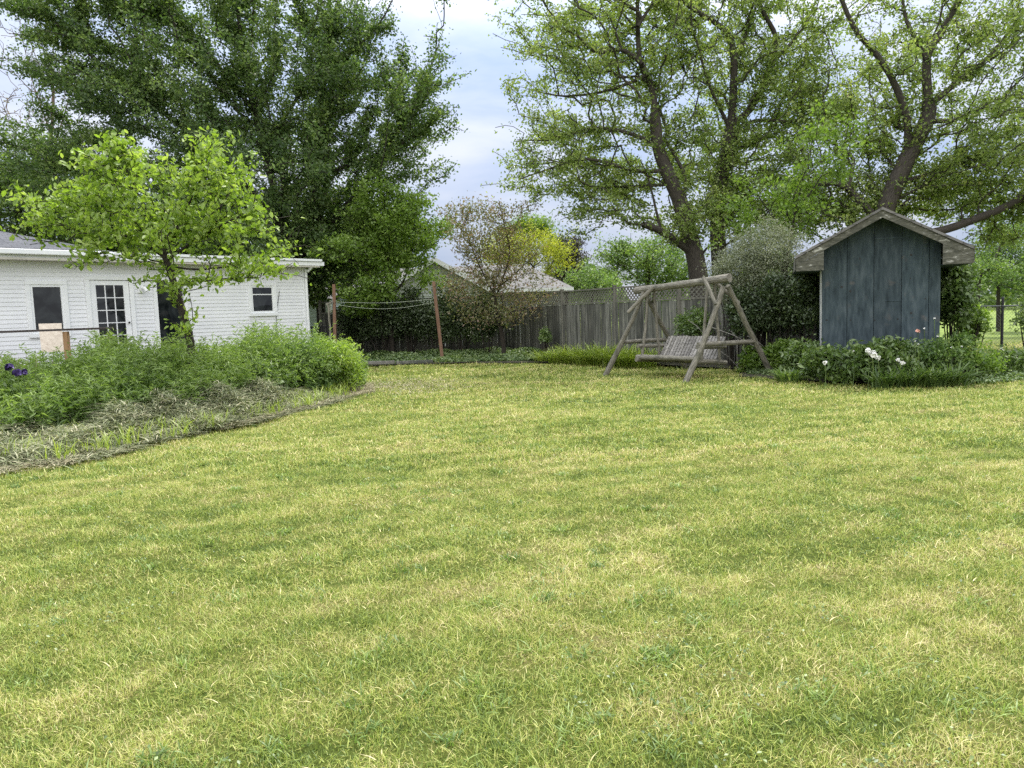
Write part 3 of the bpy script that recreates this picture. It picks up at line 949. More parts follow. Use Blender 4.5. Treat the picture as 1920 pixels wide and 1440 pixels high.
# glazed door
u0, u1, z0, z1 = dr
m = MB(); t = 0.11
m.box((u0 - t, -0.05, z0), (u0, 0.03, z1)); m.box((u1, -0.05, z0), (u1 + t, 0.03, z1)); m.box((u0 - t, -0.052, z1), (u1 + t, 0.03, z1 + t))
m.build('door_frame', M['trim'], house, bevel=0.006)
door = MB(); q = 0.15
gz0, gz1 = z1 - 1.75, z1 - 0.13
door.box((u0 + 0.01, -0.02, z0), (u0 + q, 0.02, z1 - 0.01)); door.box((u1 - q, -0.02, z0), (u1 - 0.01, 0.02, z1 - 0.01))
door.box((u0 + q, -0.018, z0), (u1 - q, 0.02, gz0)); door.box((u0 + q, -0.018, gz1), (u1 - q, 0.02, z1 - 0.01))
dob = door.build('door', M['trim'], house)
mu = MB()
for i in (1, 2):
    x_ = u0 + q + (u1 - u0 - 2 * q) * i / 3; mu.box((x_ - 0.012, -0.014, gz0), (x_ + 0.012, 0.004, gz1))
for i in range(1, 5):
    z_ = gz0 + (gz1 - gz0) * i / 5; mu.box((u0 + q, -0.0115, z_ - 0.011), (u1 - q, 0.003, z_ + 0.011))
mu.build('muntin', M['trim'], dob)
g = MB(); g.box((u0 + q, 0.005, gz0), (u1 - q, 0.01, gz1)); g.build('pane', M['glass'], dob)
h = MB(); h.tube([(u1 - 0.08, -0.02, z0 + 0.95), (u1 - 0.08, -0.07, z0 + 0.95)], [0.015, 0.028], 10); h.build('handle', M['black'], dob, smooth=True)
# dark open doorway behind the young tree
u0, u1, z0, z1 = dr2
m = MB(); m.box((u0 - .1, -0.05, z0), (u0, 0.03, z1)); m.box((u1, -0.05, z0), (u1 + .1, 0.03, z1)); m.box((u0 - .1, -0.052, z1), (u1 + .1, 0.03, z1 + .1))
fo = m.build('door_frame', M['trim'], house)
g = MB(); g.box((u0, 0.03, z0), (u1, 0.036, z1)); g.build('dark_door_pane', M['glass'], house)
# roof: low right part with white fascia, hip roof on the left part
usplit = wall_uz(200, 480)[0]
m = MB()
m.box((usplit, -0.42, TOP + 0.05), (u_end + 0.45, 7.2, TOP + 0.17))
lowroof = m.build('flat_roof', M['trim'], house)
m = MB(); m.box((usplit, -0.46, TOP + 0.18), (u_end + 0.35, 7.1, TOP + 0.25)); m.build('roof_edge', M['trim'], lowroof)
m = MB(); m.box((0.0, -0.40, TOP + 0.0), (u_end + 0.3, 0.0, TOP + 0.048)); m.build('soffit', M['soffit'], house)
m = MB(); m.box((-0.3, -0.47, TOP + 0.12), (usplit - 0.03, -0.34, TOP + 0.25)); m.build('gutter', M['trim'], house, bevel=0.02)
m = MB(); m.box((-0.3, -0.335, TOP + 0.05), (usplit - 0.03, -0.31, TOP + 0.14)); m.build('fascia', M['trim'], house)
# hip roof as its own mesh with shingle UVs
ur = usplit - 0.05; ul = -2.5; z_e = TOP + 0.26; yf, yb = -0.45, 7.2
yr = (yf + yb) / 2; rise = 1.15; run = yr - yf
v = [(ul, yf, z_e), (ur, yf, z_e), (ur, yb, z_e), (ul, yb, z_e), (ul, yr, z_e + rise), (ur - run * 0.95, yr, z_e + rise)]
uvs = [(ul, 0), (ur, 0), (ur, 8), (ul, 8), (ul, 4), (ur - run, 4)]
hm = MB(); hm.add([Vector(a_) for a_ in v], [(0, 1, 5, 4), (1, 2, 5), (2, 3, 4, 5), (0, 4, 3), (3, 2, 1, 0)], uvs)
hr = hm.build('hip_roof', M['shingle_dark'], house)
for uu in (wall_uz(12, 440)[0] + 3.4, wall_uz(45, 440)[0] + 3.4):
    vm = MB(); zz = z_e + rise * 0.80
    vm.box((uu - 0.16, yf + run * 0.78, zz - 0.03), (uu + 0.16, yf + run * 0.78 + 0.35, zz + 0.13)); vm.build('roof_vent', M['black'], hr, bevel=0.03)
# corner trim, downspout, wall lamp, wire
m = MB(); m.box((u_end - 0.12, -0.04, 0), (u_end + 0.01, 0.018, TOP)); m.build('corner_trim', M['trim'], house)
m = MB(); m.tube(polyl([(u_end + 0.02, -0.36, TOP + 0.02), (u_end - 0.02, -0.2, TOP - 0.12), (u_end - 0.04, -0.09, TOP - 0.3), (u_end - 0.04, -0.09, 0.3)], 3), 0.045, 8); m.build('downspout', M['trim'], house, smooth=True)
ul_, zl_ = wall_uz(262, 542)
m = MB(); m.box((ul_ - 0.07, -0.05, zl_ - 0.1), (ul_ + 0.07, -0.004, zl_ + 0.1)); m.tube([(ul_ + .02, -0.05, zl_ + .04), (ul_ + .06, -0.16, zl_ + .02), (ul_ + 0.1, -0.2, zl_ - 0.06)], [0.03, 0.05, 0.06], 8); m.build('wall_lamp', M['trim'], house, smooth=True)
m = MB(); a_ = wall_uz(523, 545); b_ = wall_uz(518, 640); m.tube([(a_[0], -0.03, a_[1]), (b_[0] + 0.03, -0.045, (a_[1] + b_[1]) / 2), (b_[0], -0.03, 0.3)], 0.008, 5); m.build('cable', M['black'], house)

# deck in front of the house, its rail and the sheet leaning there
dk0, dk1 = 0.5, wall_uz(345, 600)[0]
deck = thing('deck', 'low grey wooden deck along the wall of the white house', 'deck', HO, rz_h)
m = MB()
for i in range(15):
    m.box((dk0, -0.12 - 0.15 * (i + 1), 0.62), (dk1, -0.12 - 0.15 * i - 0.012, 0.655))
m.build('deck_board', M['deck'], deck)
m = MB()
for uu in np.arange(dk0 + 0.2, dk1, 1.8):
    m.box((uu - 0.05, -2.3, 0.0), (uu + 0.05, -2.2, 0.615)); m.box((uu - 0.05, -0.4, 0.0), (uu + 0.05, -0.3, 0.615))
m.box((dk0, -2.34, 0.47), (dk1, -2.302, 0.61)); m.build('deck_frame', M['deck'], deck)
rail = thing('deck_rail', 'dark handrail on a tan post at the deck edge', 'railing', (0, 0, 0))
ra_, rb_ = P(-160, 628, 15.9), P(212, 615, 16.9)
m = MB(); m.bar(ra_, rb_, 0.10, 0.045); m.build('handrail', M['rail_dark'], rail, bevel=0.006)
pp = P(123, 619, 16.66); m = MB(); m.box((pp.x - 0.052, pp.y - 0.045, 0), (pp.x + 0.052, pp.y + 0.045, pp.z - 0.03)); m.build('post', M['tan_post'], rail, bevel=0.006)
pp = P(206, 619, 16.88); m = MB(); m.box((pp.x - 0.035, pp.y - 0.035, 0), (pp.x + 0.035, pp.y + 0.035, pp.z - 0.03)); m.build('post', M['rail_dark'], rail, bevel=0.006)
pp = P(-110, 619, 16.03); m = MB(); m.box((pp.x - 0.045, pp.y - 0.045, 0), (pp.x + 0.045, pp.y + 0.045, pp.z - 0.03)); m.build('post', M['rail_dark'], rail, bevel=0.006)
c1, c2, c3, c4 = P(72, 607, 17.3), P(113, 606, 17.6), P(118, 660, 17.2), P(78, 660, 16.9)
pan = MB(); nrm_ = Vector((0.05, -0.03, 0.01))
back = [c + Vector((0.01, 0.03, 0)) for c in (c1, c2, c3, c4)]
pan.add([c1, c2, c3, c4] + back, [(3, 2, 1, 0), (4, 5, 6, 7), (0, 1, 5, 4), (1, 2, 6, 5), (2, 3, 7, 6), (3, 0, 4, 7)])
tag(pan.build('board_sheet', M['osb']), 'pale tan board sheet leaning behind the deck handrail under the window', 'board')

# ------------------------------------------------------------------ back fence
FL = [(-7.2, 29.6), (-4.8, 29.5), (-2.4, 29.3), (-0.2, 28.9), (1.75, 25.6), (3.15, 23.2), (4.6, 21.1), (6.25, 19.9), (8.1, 19.2)]
def tops(i):
    return 2.2
fence = thing('board_fence', 'weathered grey board fence with a lattice strip behind the swing', 'fence', (0, 0, 0))
for i in range(len(FL) - 1):
    a_, b_ = Vector((*FL[i], 0)), Vector((*FL[i + 1], 0))
    d = (b_ - a_); L_ = d.length; ang = math.atan2(d.y, d.x)
    m4 = Matrix.Translation(a_) @ Matrix.Rotation(ang, 4, 'Z')
    pn = MB(); x_ = 0.06
    while x_ < L_ - 0.08:
        w = random.uniform(0.12, 0.15)
        if x_ + w > L_ - 0.05: w = L_ - 0.05 - x_
        if w > 0.03:
            tl = random.uniform(-0.002, 0.002); dy = random.uniform(0, 0.012) + (0.02 if random.random() < 0.3 else 0)
            pn.box((x_, -0.02 - dy, 0.02 + random.uniform(0, .04)), (x_ + w - random.uniform(0.001, 0.005), -0.001 - dy, 1.76), m4 @ Matrix.Rotation(tl, 4, 'Y'))
        x_ += w
    po = pn.build('board_panel', M['fence'], fence)
    for lo_, hi_ in (((0.05, -0.05, 1.77), (L_ - 0.05, 0.04, 1.82)), ((0.05, -0.05, 2.18), (L_ - 0.05, 0.04, 2.225)), ((0.05, 0.005, 0.3), (L_ - 0.05, 0.045, 0.39))):
        rl = MB(); rl.box(lo_, hi_, m4); rl.build('fence_rail', M['fence_post'], fence)
    if i >= 2:
        lt = MB(); hh = 0.36; st = 0.13
        for k in range(int(L_ / st) + 4):
            for sgn, yy in ((1, -0.012), (-1, 0.0)):
                xa = k * st - (0 if sgn > 0 else 0); xb = xa + hh * sgn
                za, zb = 1.82, 2.18
                if xa < 0.05 or xa > L_ - 0.05 or xb < 0.05 or xb > L_ - 0.05:
                    # clip at the posts
                    if max(xa, xb) < 0.06 or min(xa, xb) > L_ - 0.06: continue
                    def cl(x, o, zo, zx):
                        return x, zx
                    lo_, hi_ = 0.05, L_ - 0.05
                    def zat(x): return za + (zb - za) * (x - xa) / (xb - xa)
                    nxa = min(max(xa, lo_), hi_); nxb = min(max(xb, lo_), hi_)
                    za2, zb2 = zat(nxa), zat(nxb); xa, xb, za, zb = nxa, nxb, za2, zb2
                    if abs(xa - xb) < 0.02: continue
                lt.bar(m4 @ Vector((xa, yy, za)), m4 @ Vector((xb, yy, zb)), 0.011, 0.034, up=m4.to_3x3() @ Vector((0, 0.0, 1)))
        lt.build('lattice', M['fence_post'], fence)
for i, (x_, y_) in enumerate(FL):
    p = MB(); p.box((x_ - 0.05, y_ - 0.08, 0), (x_ + 0.05, y_ + 0.03, 2.25)); p.box((x_ - 0.065, y_ - 0.095, 2.251), (x_ + 0.065, y_ + 0.045, 2.28))
    p.build('post', M['fence_post'], fence)

# ------------------------------------------------------------------ neighbour houses
def lapwall(m, a_, b_, z0, z1, lap=0.18, gable=None):
    d = Vector((b_.x - a_.x, b_.y - a_.y, 0)); L_ = d.length; d.normalize(); nn = Vector((d.y, -d.x, 0))
    z_ = z0
    while z_ < z1:
        t0, t1 = 0, L_
        if gable and z_ > gable[0]:
            k = (z_ - gable[0]) / (gable[1] - gable[0]); t0 = L_ / 2 * k; t1 = L_ - L_ / 2 * k
        if t1 - t0 < 0.1: break
        q0 = Vector((a_.x, a_.y, 0)) + d * t0; q1 = Vector((a_.x, a_.y, 0)) + d * t1
        ze = z_ + lap
        vs = [q0 + nn * 0.03 + Vector((0, 0, z_)), q1 + nn * 0.03 + Vector((0, 0, z_)), q1 + nn * 0.005 + Vector((0, 0, ze)), q0 + nn * 0.005 + Vector((0, 0, ze)),
              q0 + Vector((0, 0, z_)), q1 + Vector((0, 0, z_))]
        m.add(vs, [(0, 1, 2, 3), (4, 5, 1, 0)])
        z_ = ze
nb = thing('bungalow', 'pale bungalow with grey hip roof beyond the board fence', 'house', (0, 0, 0))
YN = 39.0
xl, xr = P(716, 550, YN).x, P(920, 550, YN).x
ze = 2.75; zp = P(818, 488, YN).z
m = MB(); lapwall(m, Vector((xl + 0.3, YN, 0)), Vector((xr - 0.3, YN, 0)), 0, zp - 0.1, gable=(ze, zp)); m.build('wall', M['far_siding'], nb)
m = MB(); m.bar((xl - 0.1, YN - 0.3, ze - 0.08), ((xl + xr) / 2, YN - 0.3, zp + 0.02), 0.06, 0.22); m.bar((xr + 0.1, YN - 0.3, ze - 0.08), ((xl + xr) / 2, YN - 0.3, zp + 0.02), 0.058, 0.22); m.build('rake_board', M['trim'], nb)
xe = P(1072, 545, YN + 1).x; xrg = P(985, 500, YN + 4).x; xlh = P(600, 545, YN + 1).x
zr = P(900, 498, YN + 4.5).z
rf = MB()
xm = (xl + xr) / 2
rf.add([Vector(v_) for v_ in ((xl - 0.2, YN - 0.32, ze), (xm, YN - 0.32, zp + 0.13), (xm, YN + 4.6, zp + 0.13), (xl - 0.2, YN + 4.6, ze))], [(0, 1, 2, 3)], [(0, 0), (0, 3), (5, 3), (5, 0)])
rf.add([Vector(v_) for v_ in ((xr + 0.2, YN - 0.32, ze), (xm, YN - 0.32, zp + 0.13), (xm, YN + 4.6, zp + 0.13), (xr + 0.2, YN + 4.6, ze))], [(3, 2, 1, 0)], [(0, 0), (0, 3), (5, 3), (5, 0)])
y0_, yr_, y1_ = YN + 0.4, YN + 4.5, YN + 8.6
rf.add([Vector(v_) for v_ in ((xlh, y0_, ze), (xe, y0_, ze), (xrg, yr_, zr), (xlh + 3, yr_, zr), (xe, y1_, ze), (xlh, y1_, ze))], [(0, 1, 2, 3), (1, 4, 2), (4, 5, 3, 2), (5, 0, 3)], [(xlh, 0), (xe, 0), (xrg, 5), (xlh + 3, 5), (xe, 9), (xlh, 9)])
rfo = rf.build('roof', M['shingle_grey'], nb)
m = MB(); m.box((xr + 0.25, y0_ - 0.1, ze - 0.17), (xe + 0.05, y0_ + 0.02, ze - 0.01)); m.build('gutter', M['trim'], nb)
m = MB(); lapwall(m, Vector((xlh + 0.4, y0_ + 0.5, 0)), Vector((xe - 0.4, y0_ + 0.5, 0)), 0, ze - 0.05); lapwall(m, Vector((xe - 0.4, y0_ + 0.5, 0)), Vector((xe - 0.4, y1_ - 0.5, 0)), 0, ze - 0.05); m.build('wall', M['far_siding'], nb)
px_ = P(1033, 530, YN + 1.8); m = MB(); m.tube([(px_.x, px_.y, px_.z - 0.4), (px_.x, px_.y, px_.z + 0.2)], 0.09, 8); m.build('roof_pipe', M['metal'], rfo)
# grey-green shed-like house end at the gap beside the white house
g2 = thing('garage', 'grey-green sided garage end in the gap beside the white house', 'garage', (0, 0, 0))
gx0, gx1, gy_ = P(560, 600, 36).x, P(622, 600, 36).x, 36
m = MB(); lapwall(m, Vector((gx0, gy_, 0)), Vector((gx1, gy_, 0)), 0, 2.5, 0.14); lapwall(m, Vector((gx1, gy_, 0)), Vector((gx1, gy_ + 5, 0)), 0, 2.5, 0.14); m.build('wall', M['green_siding'], g2)
m = MB(); m.add([Vector(v_) for v_ in ((gx0 - .3, gy_ - .3, 2.5), (gx1 + .3, gy_ - .3, 2.5), (gx1 + .3, gy_ + 2.5, 3.7), (gx0 - .3, gy_ + 2.5, 3.7), (gx1 + .3, gy_ + 5.3, 2.5), (gx0 - .3, gy_ + 5.3, 2.5))], [(0, 1, 2, 3), (3, 2, 4, 5)]); m.build('roof', M['shingle_grey'], g2)
m = MB(); m.box((gx1 - 0.07, gy_ - 0.05, 0), (gx1 + 0.04, gy_ + 0.0, 2.48)); m.build('corner_trim', M['trim'], g2)
pk = thing('picket_railing', 'black picket railing between the white house and the reddish post', 'railing', (0, 0, 0))
m = MB(); a_, b_ = P(572, 614, 27), P(624, 612, 27)
for i in range(14):
    t_ = i / 13; q = a_.lerp(b_, t_); m.box((q.x - 0.018, q.y - 0.01, 0.1), (q.x + 0.018, q.y + 0.01, a_.z - 0.02))
m.build('picket', M['black'], pk)
m = MB(); m.bar(a_, b_, 0.05, 0.05); m.build('rail', M['black'], pk); m = MB(); m.bar((a_.x, a_.y, 0.2), (b_.x, b_.y, 0.2), 0.045, 0.045); m.build('rail', M['black'], pk)

# ------------------------------------------------------------------ clothes line posts and line
pa = P(624, 600, 24.0); pb = P(822, 600, 26.0)
t = thing('wooden_post', 'upright reddish wooden post beside the end of the white house', 'post', (pa.x, pa.y, 0), group='reddish clothes line posts')
a_top = P(626, 533, 24.0); a_off = Vector((a_top.x - pa.x, 0, a_top.z))
m = MB(); m.bar((0, 0, 0), a_off, 0.085, 0.08, up=(0, 1, 0)); m.build('post_shaft', M['red_post'], t, bevel=0.008)
m = MB(); m.bar((-0.08, -0.03, 0.3), (-0.1, -0.05, 2.02), 0.06, 0.05, up=(0, 1, 0)); m.bar((-0.16, -0.05, 2.02), (0.06, -0.06, 2.1), 0.06, 0.06); m.build('side_brace', M['log'], t, bevel=0.008)
b_bot = P(827, 652, 26.0); b_top = P(813, 528, 26.0)
dirb = (b_top - b_bot); b_base = b_bot - dirb * (b_bot.z / dirb.z)
t = thing('wooden_post', 'leaning reddish wooden post in the ground cover before the dark shrubs', 'post', b_base, group='reddish clothes line posts')
m = MB(); m.bar((0, 0, 0), b_top - b_base, 0.105, 0.095, up=(0, 1, 0)); m.build('post_shaft', M['red_post'], t, bevel=0.008)
line = MB()
for za, zb, sg in ((566, 560, 4), (571, 566, 9)):
    A_, B_ = P(628, za, 24.0), P(816, zb, 26.0)
    pts = [A_.lerp(B_, k / 10) - Vector((0, 0, 0.02 * sg * math.sin(math.pi * k / 10))) for k in range(11)]
    line.tube(pts, 0.0045, 5)
tag(line.build('clothes_line', M['rope']), 'thin pale double clothes line strung between the two reddish posts', 'clothes line')

# ------------------------------------------------------------------ log swing frame and bench
DL, DR = 18.5, 16.3
bl, br_ = P(1192, 545, DL), P(1368, 521, DR)
def gfoot(px, py):
    # point where the ray meets the ground
    d = ray(px, py); t_ = -CAM_Z / d.z
    return Vector((d.x * t_, d.y * t_, 0))
def log(m, a_, b_, r0, r1=None, n=5, bend=0.02):
    r1 = r1 or r0; a_ = Vector(a_); b_ = Vector(b_)
    off = Vector((random.uniform(-1, 1), random.uniform(-1, 1), random.uniform(-.5, .5))) * bend
    pts = [a_.lerp(b_, k / n) + off * math.sin(math.pi * k / n) + Vector((random.gauss(0, .004), random.gauss(0, .004), 0)) for k in range(n + 1)]
    m.tube(pts, [(r0 + (r1 - r0) * k / n) * random.uniform(0.94, 1.06) for k in range(n + 1)], 12, 0.04)
sw = thing('log_swing_frame', 'weathered round-log A-frame standing on the lawn before the fence', 'swing frame', (0, 0, 0))
m = MB(); log(m, bl, br_, 0.078, 0.088, 8, 0.01); m.build('beam', M['log'], sw, smooth=True)
fR1, fR2 = gfoot(1284, 719), gfoot(1449, 703)
fL1 = gfoot(1134, 704); fL2 = fL1 + (fR2 - fR1)
tR1, tR2 = P(1356, 538, 16.42), P(1364, 536, 16.42)
tL1, tL2 = P(1208, 547, 18.25), P(1207, 549, 18.35)
for f_, t_ in ((fR1, tR1), (fR2, tR2), (fL1, tL1), (fL2, tL2)):
    m = MB(); log(m, f_ - Vector((0, 0, 0.03)), t_, 0.064, 0.052, 7, 0.05); m.build('leg', M['log'], sw, smooth=True)
# crossbars
m = MB(); log(m, fR1.lerp(tR1, 0.40) + Vector((-0.05, 0, 0)), fR2.lerp(tR2, 0.39), 0.047, 0.052); m.build('crossbar', M['log'], sw, smooth=True)
m = MB(); log(m, fL1.lerp(tL1, 0.40), fL2.lerp(tL2, 0.40), 0.047, 0.05); m.build('crossbar', M['log'], sw, smooth=True)
# short knee braces at the beam ends
m = MB(); log(m, P(1319, 520, 16.5), P(1341, 571, 16.1), 0.04, 0.04); m.build('knee_brace', M['log'], sw, smooth=True)
m = MB(); log(m, P(1330, 521, 16.9), P(1385, 568, 17.1), 0.04, 0.04); m.build('knee_brace', M['log'], sw, smooth=True)
m = MB(); log(m, P(1224, 539, 17.9), P(1178, 586, 18.0), 0.045, 0.045); m.build('knee_brace', M['log'], sw, smooth=True)
m = MB(); log(m, P(1228, 548, 18.2), P(1224, 580, 18.8), 0.04, 0.04); m.build('knee_brace', M['log'], sw, smooth=True)
# bench
ax = Vector((br_.x - bl.x, br_.y - bl.y, 0)); LB = ax.length; ax.normalize()
bk = Vector((-ax.y, ax.x, 0))
mid = Vector(((bl.x + br_.x) / 2, (bl.y + br_.y) / 2, 0))
def S(s_, b_, z_): return mid + ax * s_ + bk * b_ + Vector((0, 0, z_))
bench = thing('swing_bench', 'slatted log bench hanging from the round-log frame', 'swing', S(0, 0, 0))
def SL(s_, b_, z_): return ax * s_ + bk * b_ + Vector((0, 0, z_))
s0_, s1_ = -0.74, 0.84
m = MB()
n_sl = 19
for i in range(n_sl):
    s_ = s0_ + (s1_ - s0_) * i / (n_sl - 1)
    m.bar(SL(s_, 0.14 + random.uniform(-.004, .004), 0.42), SL(s_ + 0.03, 0.44, 0.90 + random.uniform(-.01, .012)), 0.068, 0.02, up=tuple(bk))
m.build('backrest', M['slat'], bench)
m = MB()
for i in range(n_sl):
    s_ = s0_ + (s1_ - s0_) * i / (n_sl - 1)
    m.bar(SL(s_, -0.42, 0.455), SL(s_, 0.13, 0.405), 0.066, 0.02)
m.build('seat', M['slat'], bench)
m = MB(); log(m, SL(s0_ - 0.17, -0.46, 0.46), SL(s1_ + 0.1, -0.46, 0.46), 0.058, 0.052, 6, 0.01); m.build('front_rail', M['log'], bench, smooth=True)
m = MB(); log(m, SL(s0_ - 0.1, 0.16, 0.36), SL(s1_ + 0.1, 0.16, 0.36), 0.05, 0.05, 6, 0.01); m.build('rear_rail', M['log'], bench, smooth=True); m = MB(); log(m, SL(s0_ - 0.05, 0.45, 0.72), SL(s1_ + 0.08, 0.45, 0.72), 0.035, 0.035, 6, 0.01); m.build('rear_rail', M['log'], bench, smooth=True)
for s_ in (s0_ - 0.1, s1_ + 0.06):
    m = MB(); log(m, SL(s_, -0.56, 0.41), SL(s_, 0.42, 0.33), 0.05, 0.055); m.build('side_rail', M['log'], bench, smooth=True)
    m = MB(); log(m, SL(s_, -0.5, 0.72), SL(s_, 0.42, 0.68), 0.042, 0.045); m.build('armrest', M['log'], bench, smooth=True)
    for b_ in (-0.38, 0.22):
        topz = bl.z + (br_.z - bl.z) * (s_ / LB + 0.5) - 0.05
        m = MB(); log(m, SL(s_, b_, 0.36), SL(s_, b_ * 0.35, topz), 0.033, 0.031, 6, 0.02); m.build('hanger', M['log'], bench, smooth=True)

# ------------------------------------------------------------------ blue shed
SA, SB = P(1541, 640, 15.75), P(1762, 640, 15.05)
su = Vector((SB.x - SA.x, SB.y - SA.y, 0)); SWD = su.length; su.normalize()
shed = thing('garden_shed', 'small blue-grey board shed with a peeling gable roof in the flower bed', 'shed', (SA.x, SA.y, 0), math.atan2(su.y, su.x))
so = Vector((SA.x, SA.y, 0)); sn = Vector((su.y, -su.x, 0))
def suz(px, py, off=0.0):
    p = onplane(px, py, so + sn * off, sn); d = p - so
    return d.dot(su), p.z
OV = 0.46
ul0, zl0 = suz(1496, 470, OV); upk, zpk = suz(1656, 388, OV); ur0, zr0 = suz(1828, 450, OV)
eave = 2.32; SDEP = 2.6
upk = SWD / 2 - 0.02
half = max(upk - ul0, ur0 - upk)
slope = 0.54
zpk = suz(1656, 388, OV)[1]
def roofz(u): return zpk - abs(u - upk) * slope
# front wall: five vertical panels with grooves between
edges = [0.0] + [suz(x_, 560)[0] for x_ in (1588, 1638, 1690, 1741)] + [SWD]
m = MB()
for i in range(len(edges) - 1):
    e0, e1 = edges[i] + 0.006, edges[i + 1] - 0.006
    pts = [(e0, 0), (e1, 0), (e1, roofz(e1) - 0.13)]
    if e0 < upk < e1: pts.append((upk, roofz(upk) - 0.13))
    pts.append((e0, roofz(e0) - 0.13))
    m.prism(pts, -0.012 - 0.004 * (i % 2), 0.02)
wf = m.build('front_panel', M['shed'], shed)
m = MB(); m.prism([(0, 0), (SWD, 0), (SWD, roofz(SWD) - 0.14), (upk, roofz(upk) - 0.14), (0, roofz(0) - 0.14)], 0.021, 0.05)
m.box((0, 0.05, 0), (0.04, SDEP, roofz(0) - 0.14)); m.box((SWD - 0.04, 0.05, 0), (SWD, SDEP, roofz(SWD) - 0.14)); m.box((0.04, SDEP - 0.04, 0), (SWD - 0.04, SDEP, roofz(0) - 0.14))
m.build('wall', M['shed'], shed)
m = MB()
for yy in (0.0, 0.09, 0.2, 0.3):
    m.box((-0.03, 0.02 + yy, 0), (-0.001, 0.055 + yy, roofz(0) - 0.16))
m.build('corner_strip', M['shed_side'], shed)
m = MB(); e = suz(1650, 447)
m.box((edges[2] + 0.02, -0.022, e[1] - 0.02), (edges[3], -0.013, e[1] + 0.012)); m.build('batten', M['shed'], shed); m = MB(); m.box((edges[2] + 0.2, -0.022, 1.55), (edges[3] - 0.01, -0.0165, 1.565))
m.build('batten', M['shed'], shed)
for (kx, ky) in ((1612, 485), (1578, 538), (1594, 546), (1550, 600), (1683, 598), (1708, 478), (1708, 587), (1707, 522), (1640, 600), (1595, 600), (1735, 560)):
    uu, zz = suz(kx, ky); rr = random.uniform(0.012, 0.024)
    m = MB(); m.tube([(uu, -0.010, zz), (uu, -0.0185, zz)], rr, 8); m.build('knot', M['black'], wf)
# roof slabs (own thickness) and trims
rm = MB()
uL, uR = upk - half, upk + half
th = 0.05
for e_, sg in ((uL, -1), (uR, 1)):
    pts = [(upk, zpk), (e_, zpk - half * slope), (e_, zpk - half * slope - th), (upk, zpk - th)]
    if sg > 0: pts = pts[::-1]
    rm.prism(pts, -OV - 0.03, SDEP + 0.3)
ro = rm.build('roof', M['shingle_grey'], shed)
for e_, sg in ((uL, -1), (uR, 1)):
    tr = MB(); wd = 0.145
    pts = [(upk, zpk - th - 0.003), (e_ - sg * 0.01, zpk - half * slope - th - 0.003), (e_ - sg * 0.01, zpk - half * slope - th - 0.10), (e_ - sg * 0.12, zpk - half * slope - th - 0.10 - 0.02), (upk, zpk - th - wd)]
    pts = [(upk, zpk - th - 0.003), (e_ - sg * 0.01, zpk - half * slope - th - 0.003), (e_ - sg * 0.01, zpk - (half - .01) * slope - th - wd), (upk, zpk - th - wd)]
    if sg > 0: pts = pts[::-1]
    tr.prism(pts, -OV, -OV + 0.035)
    tr.build('rake_board', M['shed_trim'], shed)
    # boxed return at the eave
    bx = MB(); wi = 0.52
    zb = zpk - half * slope - th - 0.25
    e2 = e_ - sg * 0.01; e3 = e_ - sg * wi
    pts = [(e2, zpk - (half - .01) * slope - th - wd - 0.003), (e2, zb - 0.0), (e3, zb - 0.0), (e3, zpk - (half - wi) * slope - th - wd - 0.003)]
    if sg < 0: pts = pts[::-1]
    bx.prism(pts, -OV + 0.004, -OV + 0.032); bx.build('eave_return', M['shed_trim'], shed)
    sf = MB(); sf.box((min(e2, (0 if sg < 0 else SWD)), -OV + 0.034, zb), (max(e2, (0 if sg < 0 else SWD)), SDEP + 0.2, zb + 0.02)); sf.build('soffit', M['shed'], shed)
    fa = MB(); fa.box((e_ - 0.012, -OV + 0.04, zb + 0.025), (e_ + 0.012, SDEP + 0.28, zpk - half * slope - th - 0.004)); fa.build('fascia', M['shed_trim'], shed)

# ------------------------------------------------------------------ chain-link fence, right
cf = thing('chain_link_fence', 'chain-link fence with dark metal post right of the shed', 'fence', (0, 0, 0))
ca, cb = P(1806, 600, 21.0), P(2060, 600, 18.0)
ca.z = cb.z = 0
d = (cb - ca); LC = d.length; d.normalize()
hC = 1.25
A0, A1 = [], []
st = 0.09
k = 0
for s_ in np.arange(-hC, LC, st):
    for sg in (1, -1):
        x0_, x1_ = (s_, s_ + hC) if sg > 0 else (s_ + hC, s_)
        def cz(x): return (x - x0_) / (x1_ - x0_) * hC
        lo, hi = max(min(x0_, x1_), 0), min(max(x0_, x1_), LC)
        if hi - lo < 0.02: continue
        A0.append(ca + d * lo + Vector((0, 0, 0.05 + cz(lo)))); A1.append(ca + d * hi + Vector((0, 0, 0.05 + cz(hi))))
m = MB()
for q0, q1 in zip(A0, A1): m.tube([q0, q1], 0.0028, 3)
m.build('wire_mesh', M['metal'], cf)
m = MB(); m.tube([ca + Vector((0, 0, hC + .06)), cb + Vector((0, 0, hC + .06))], 0.02, 8); m.build('top_rail', M['metal'], cf, smooth=True)
for s_ in (P(1877, 600, 20.1),):
    m = MB(); m.tube([(s_.x, s_.y - 0.05, 0), (s_.x, s_.y - 0.05, 1.5)], 0.035, 10); m.tube([(s_.x, s_.y - 0.05, 1.5), (s_.x, s_.y - 0.05, 1.55)], [0.05, 0.02], 10); m.build('post', M['black'], cf, smooth=True)
m = MB(); m.tube([(cb.x, cb.y, 0), (cb.x, cb.y, 1.4)], 0.03, 10); m.build('post', M['black'], cf, smooth=True)

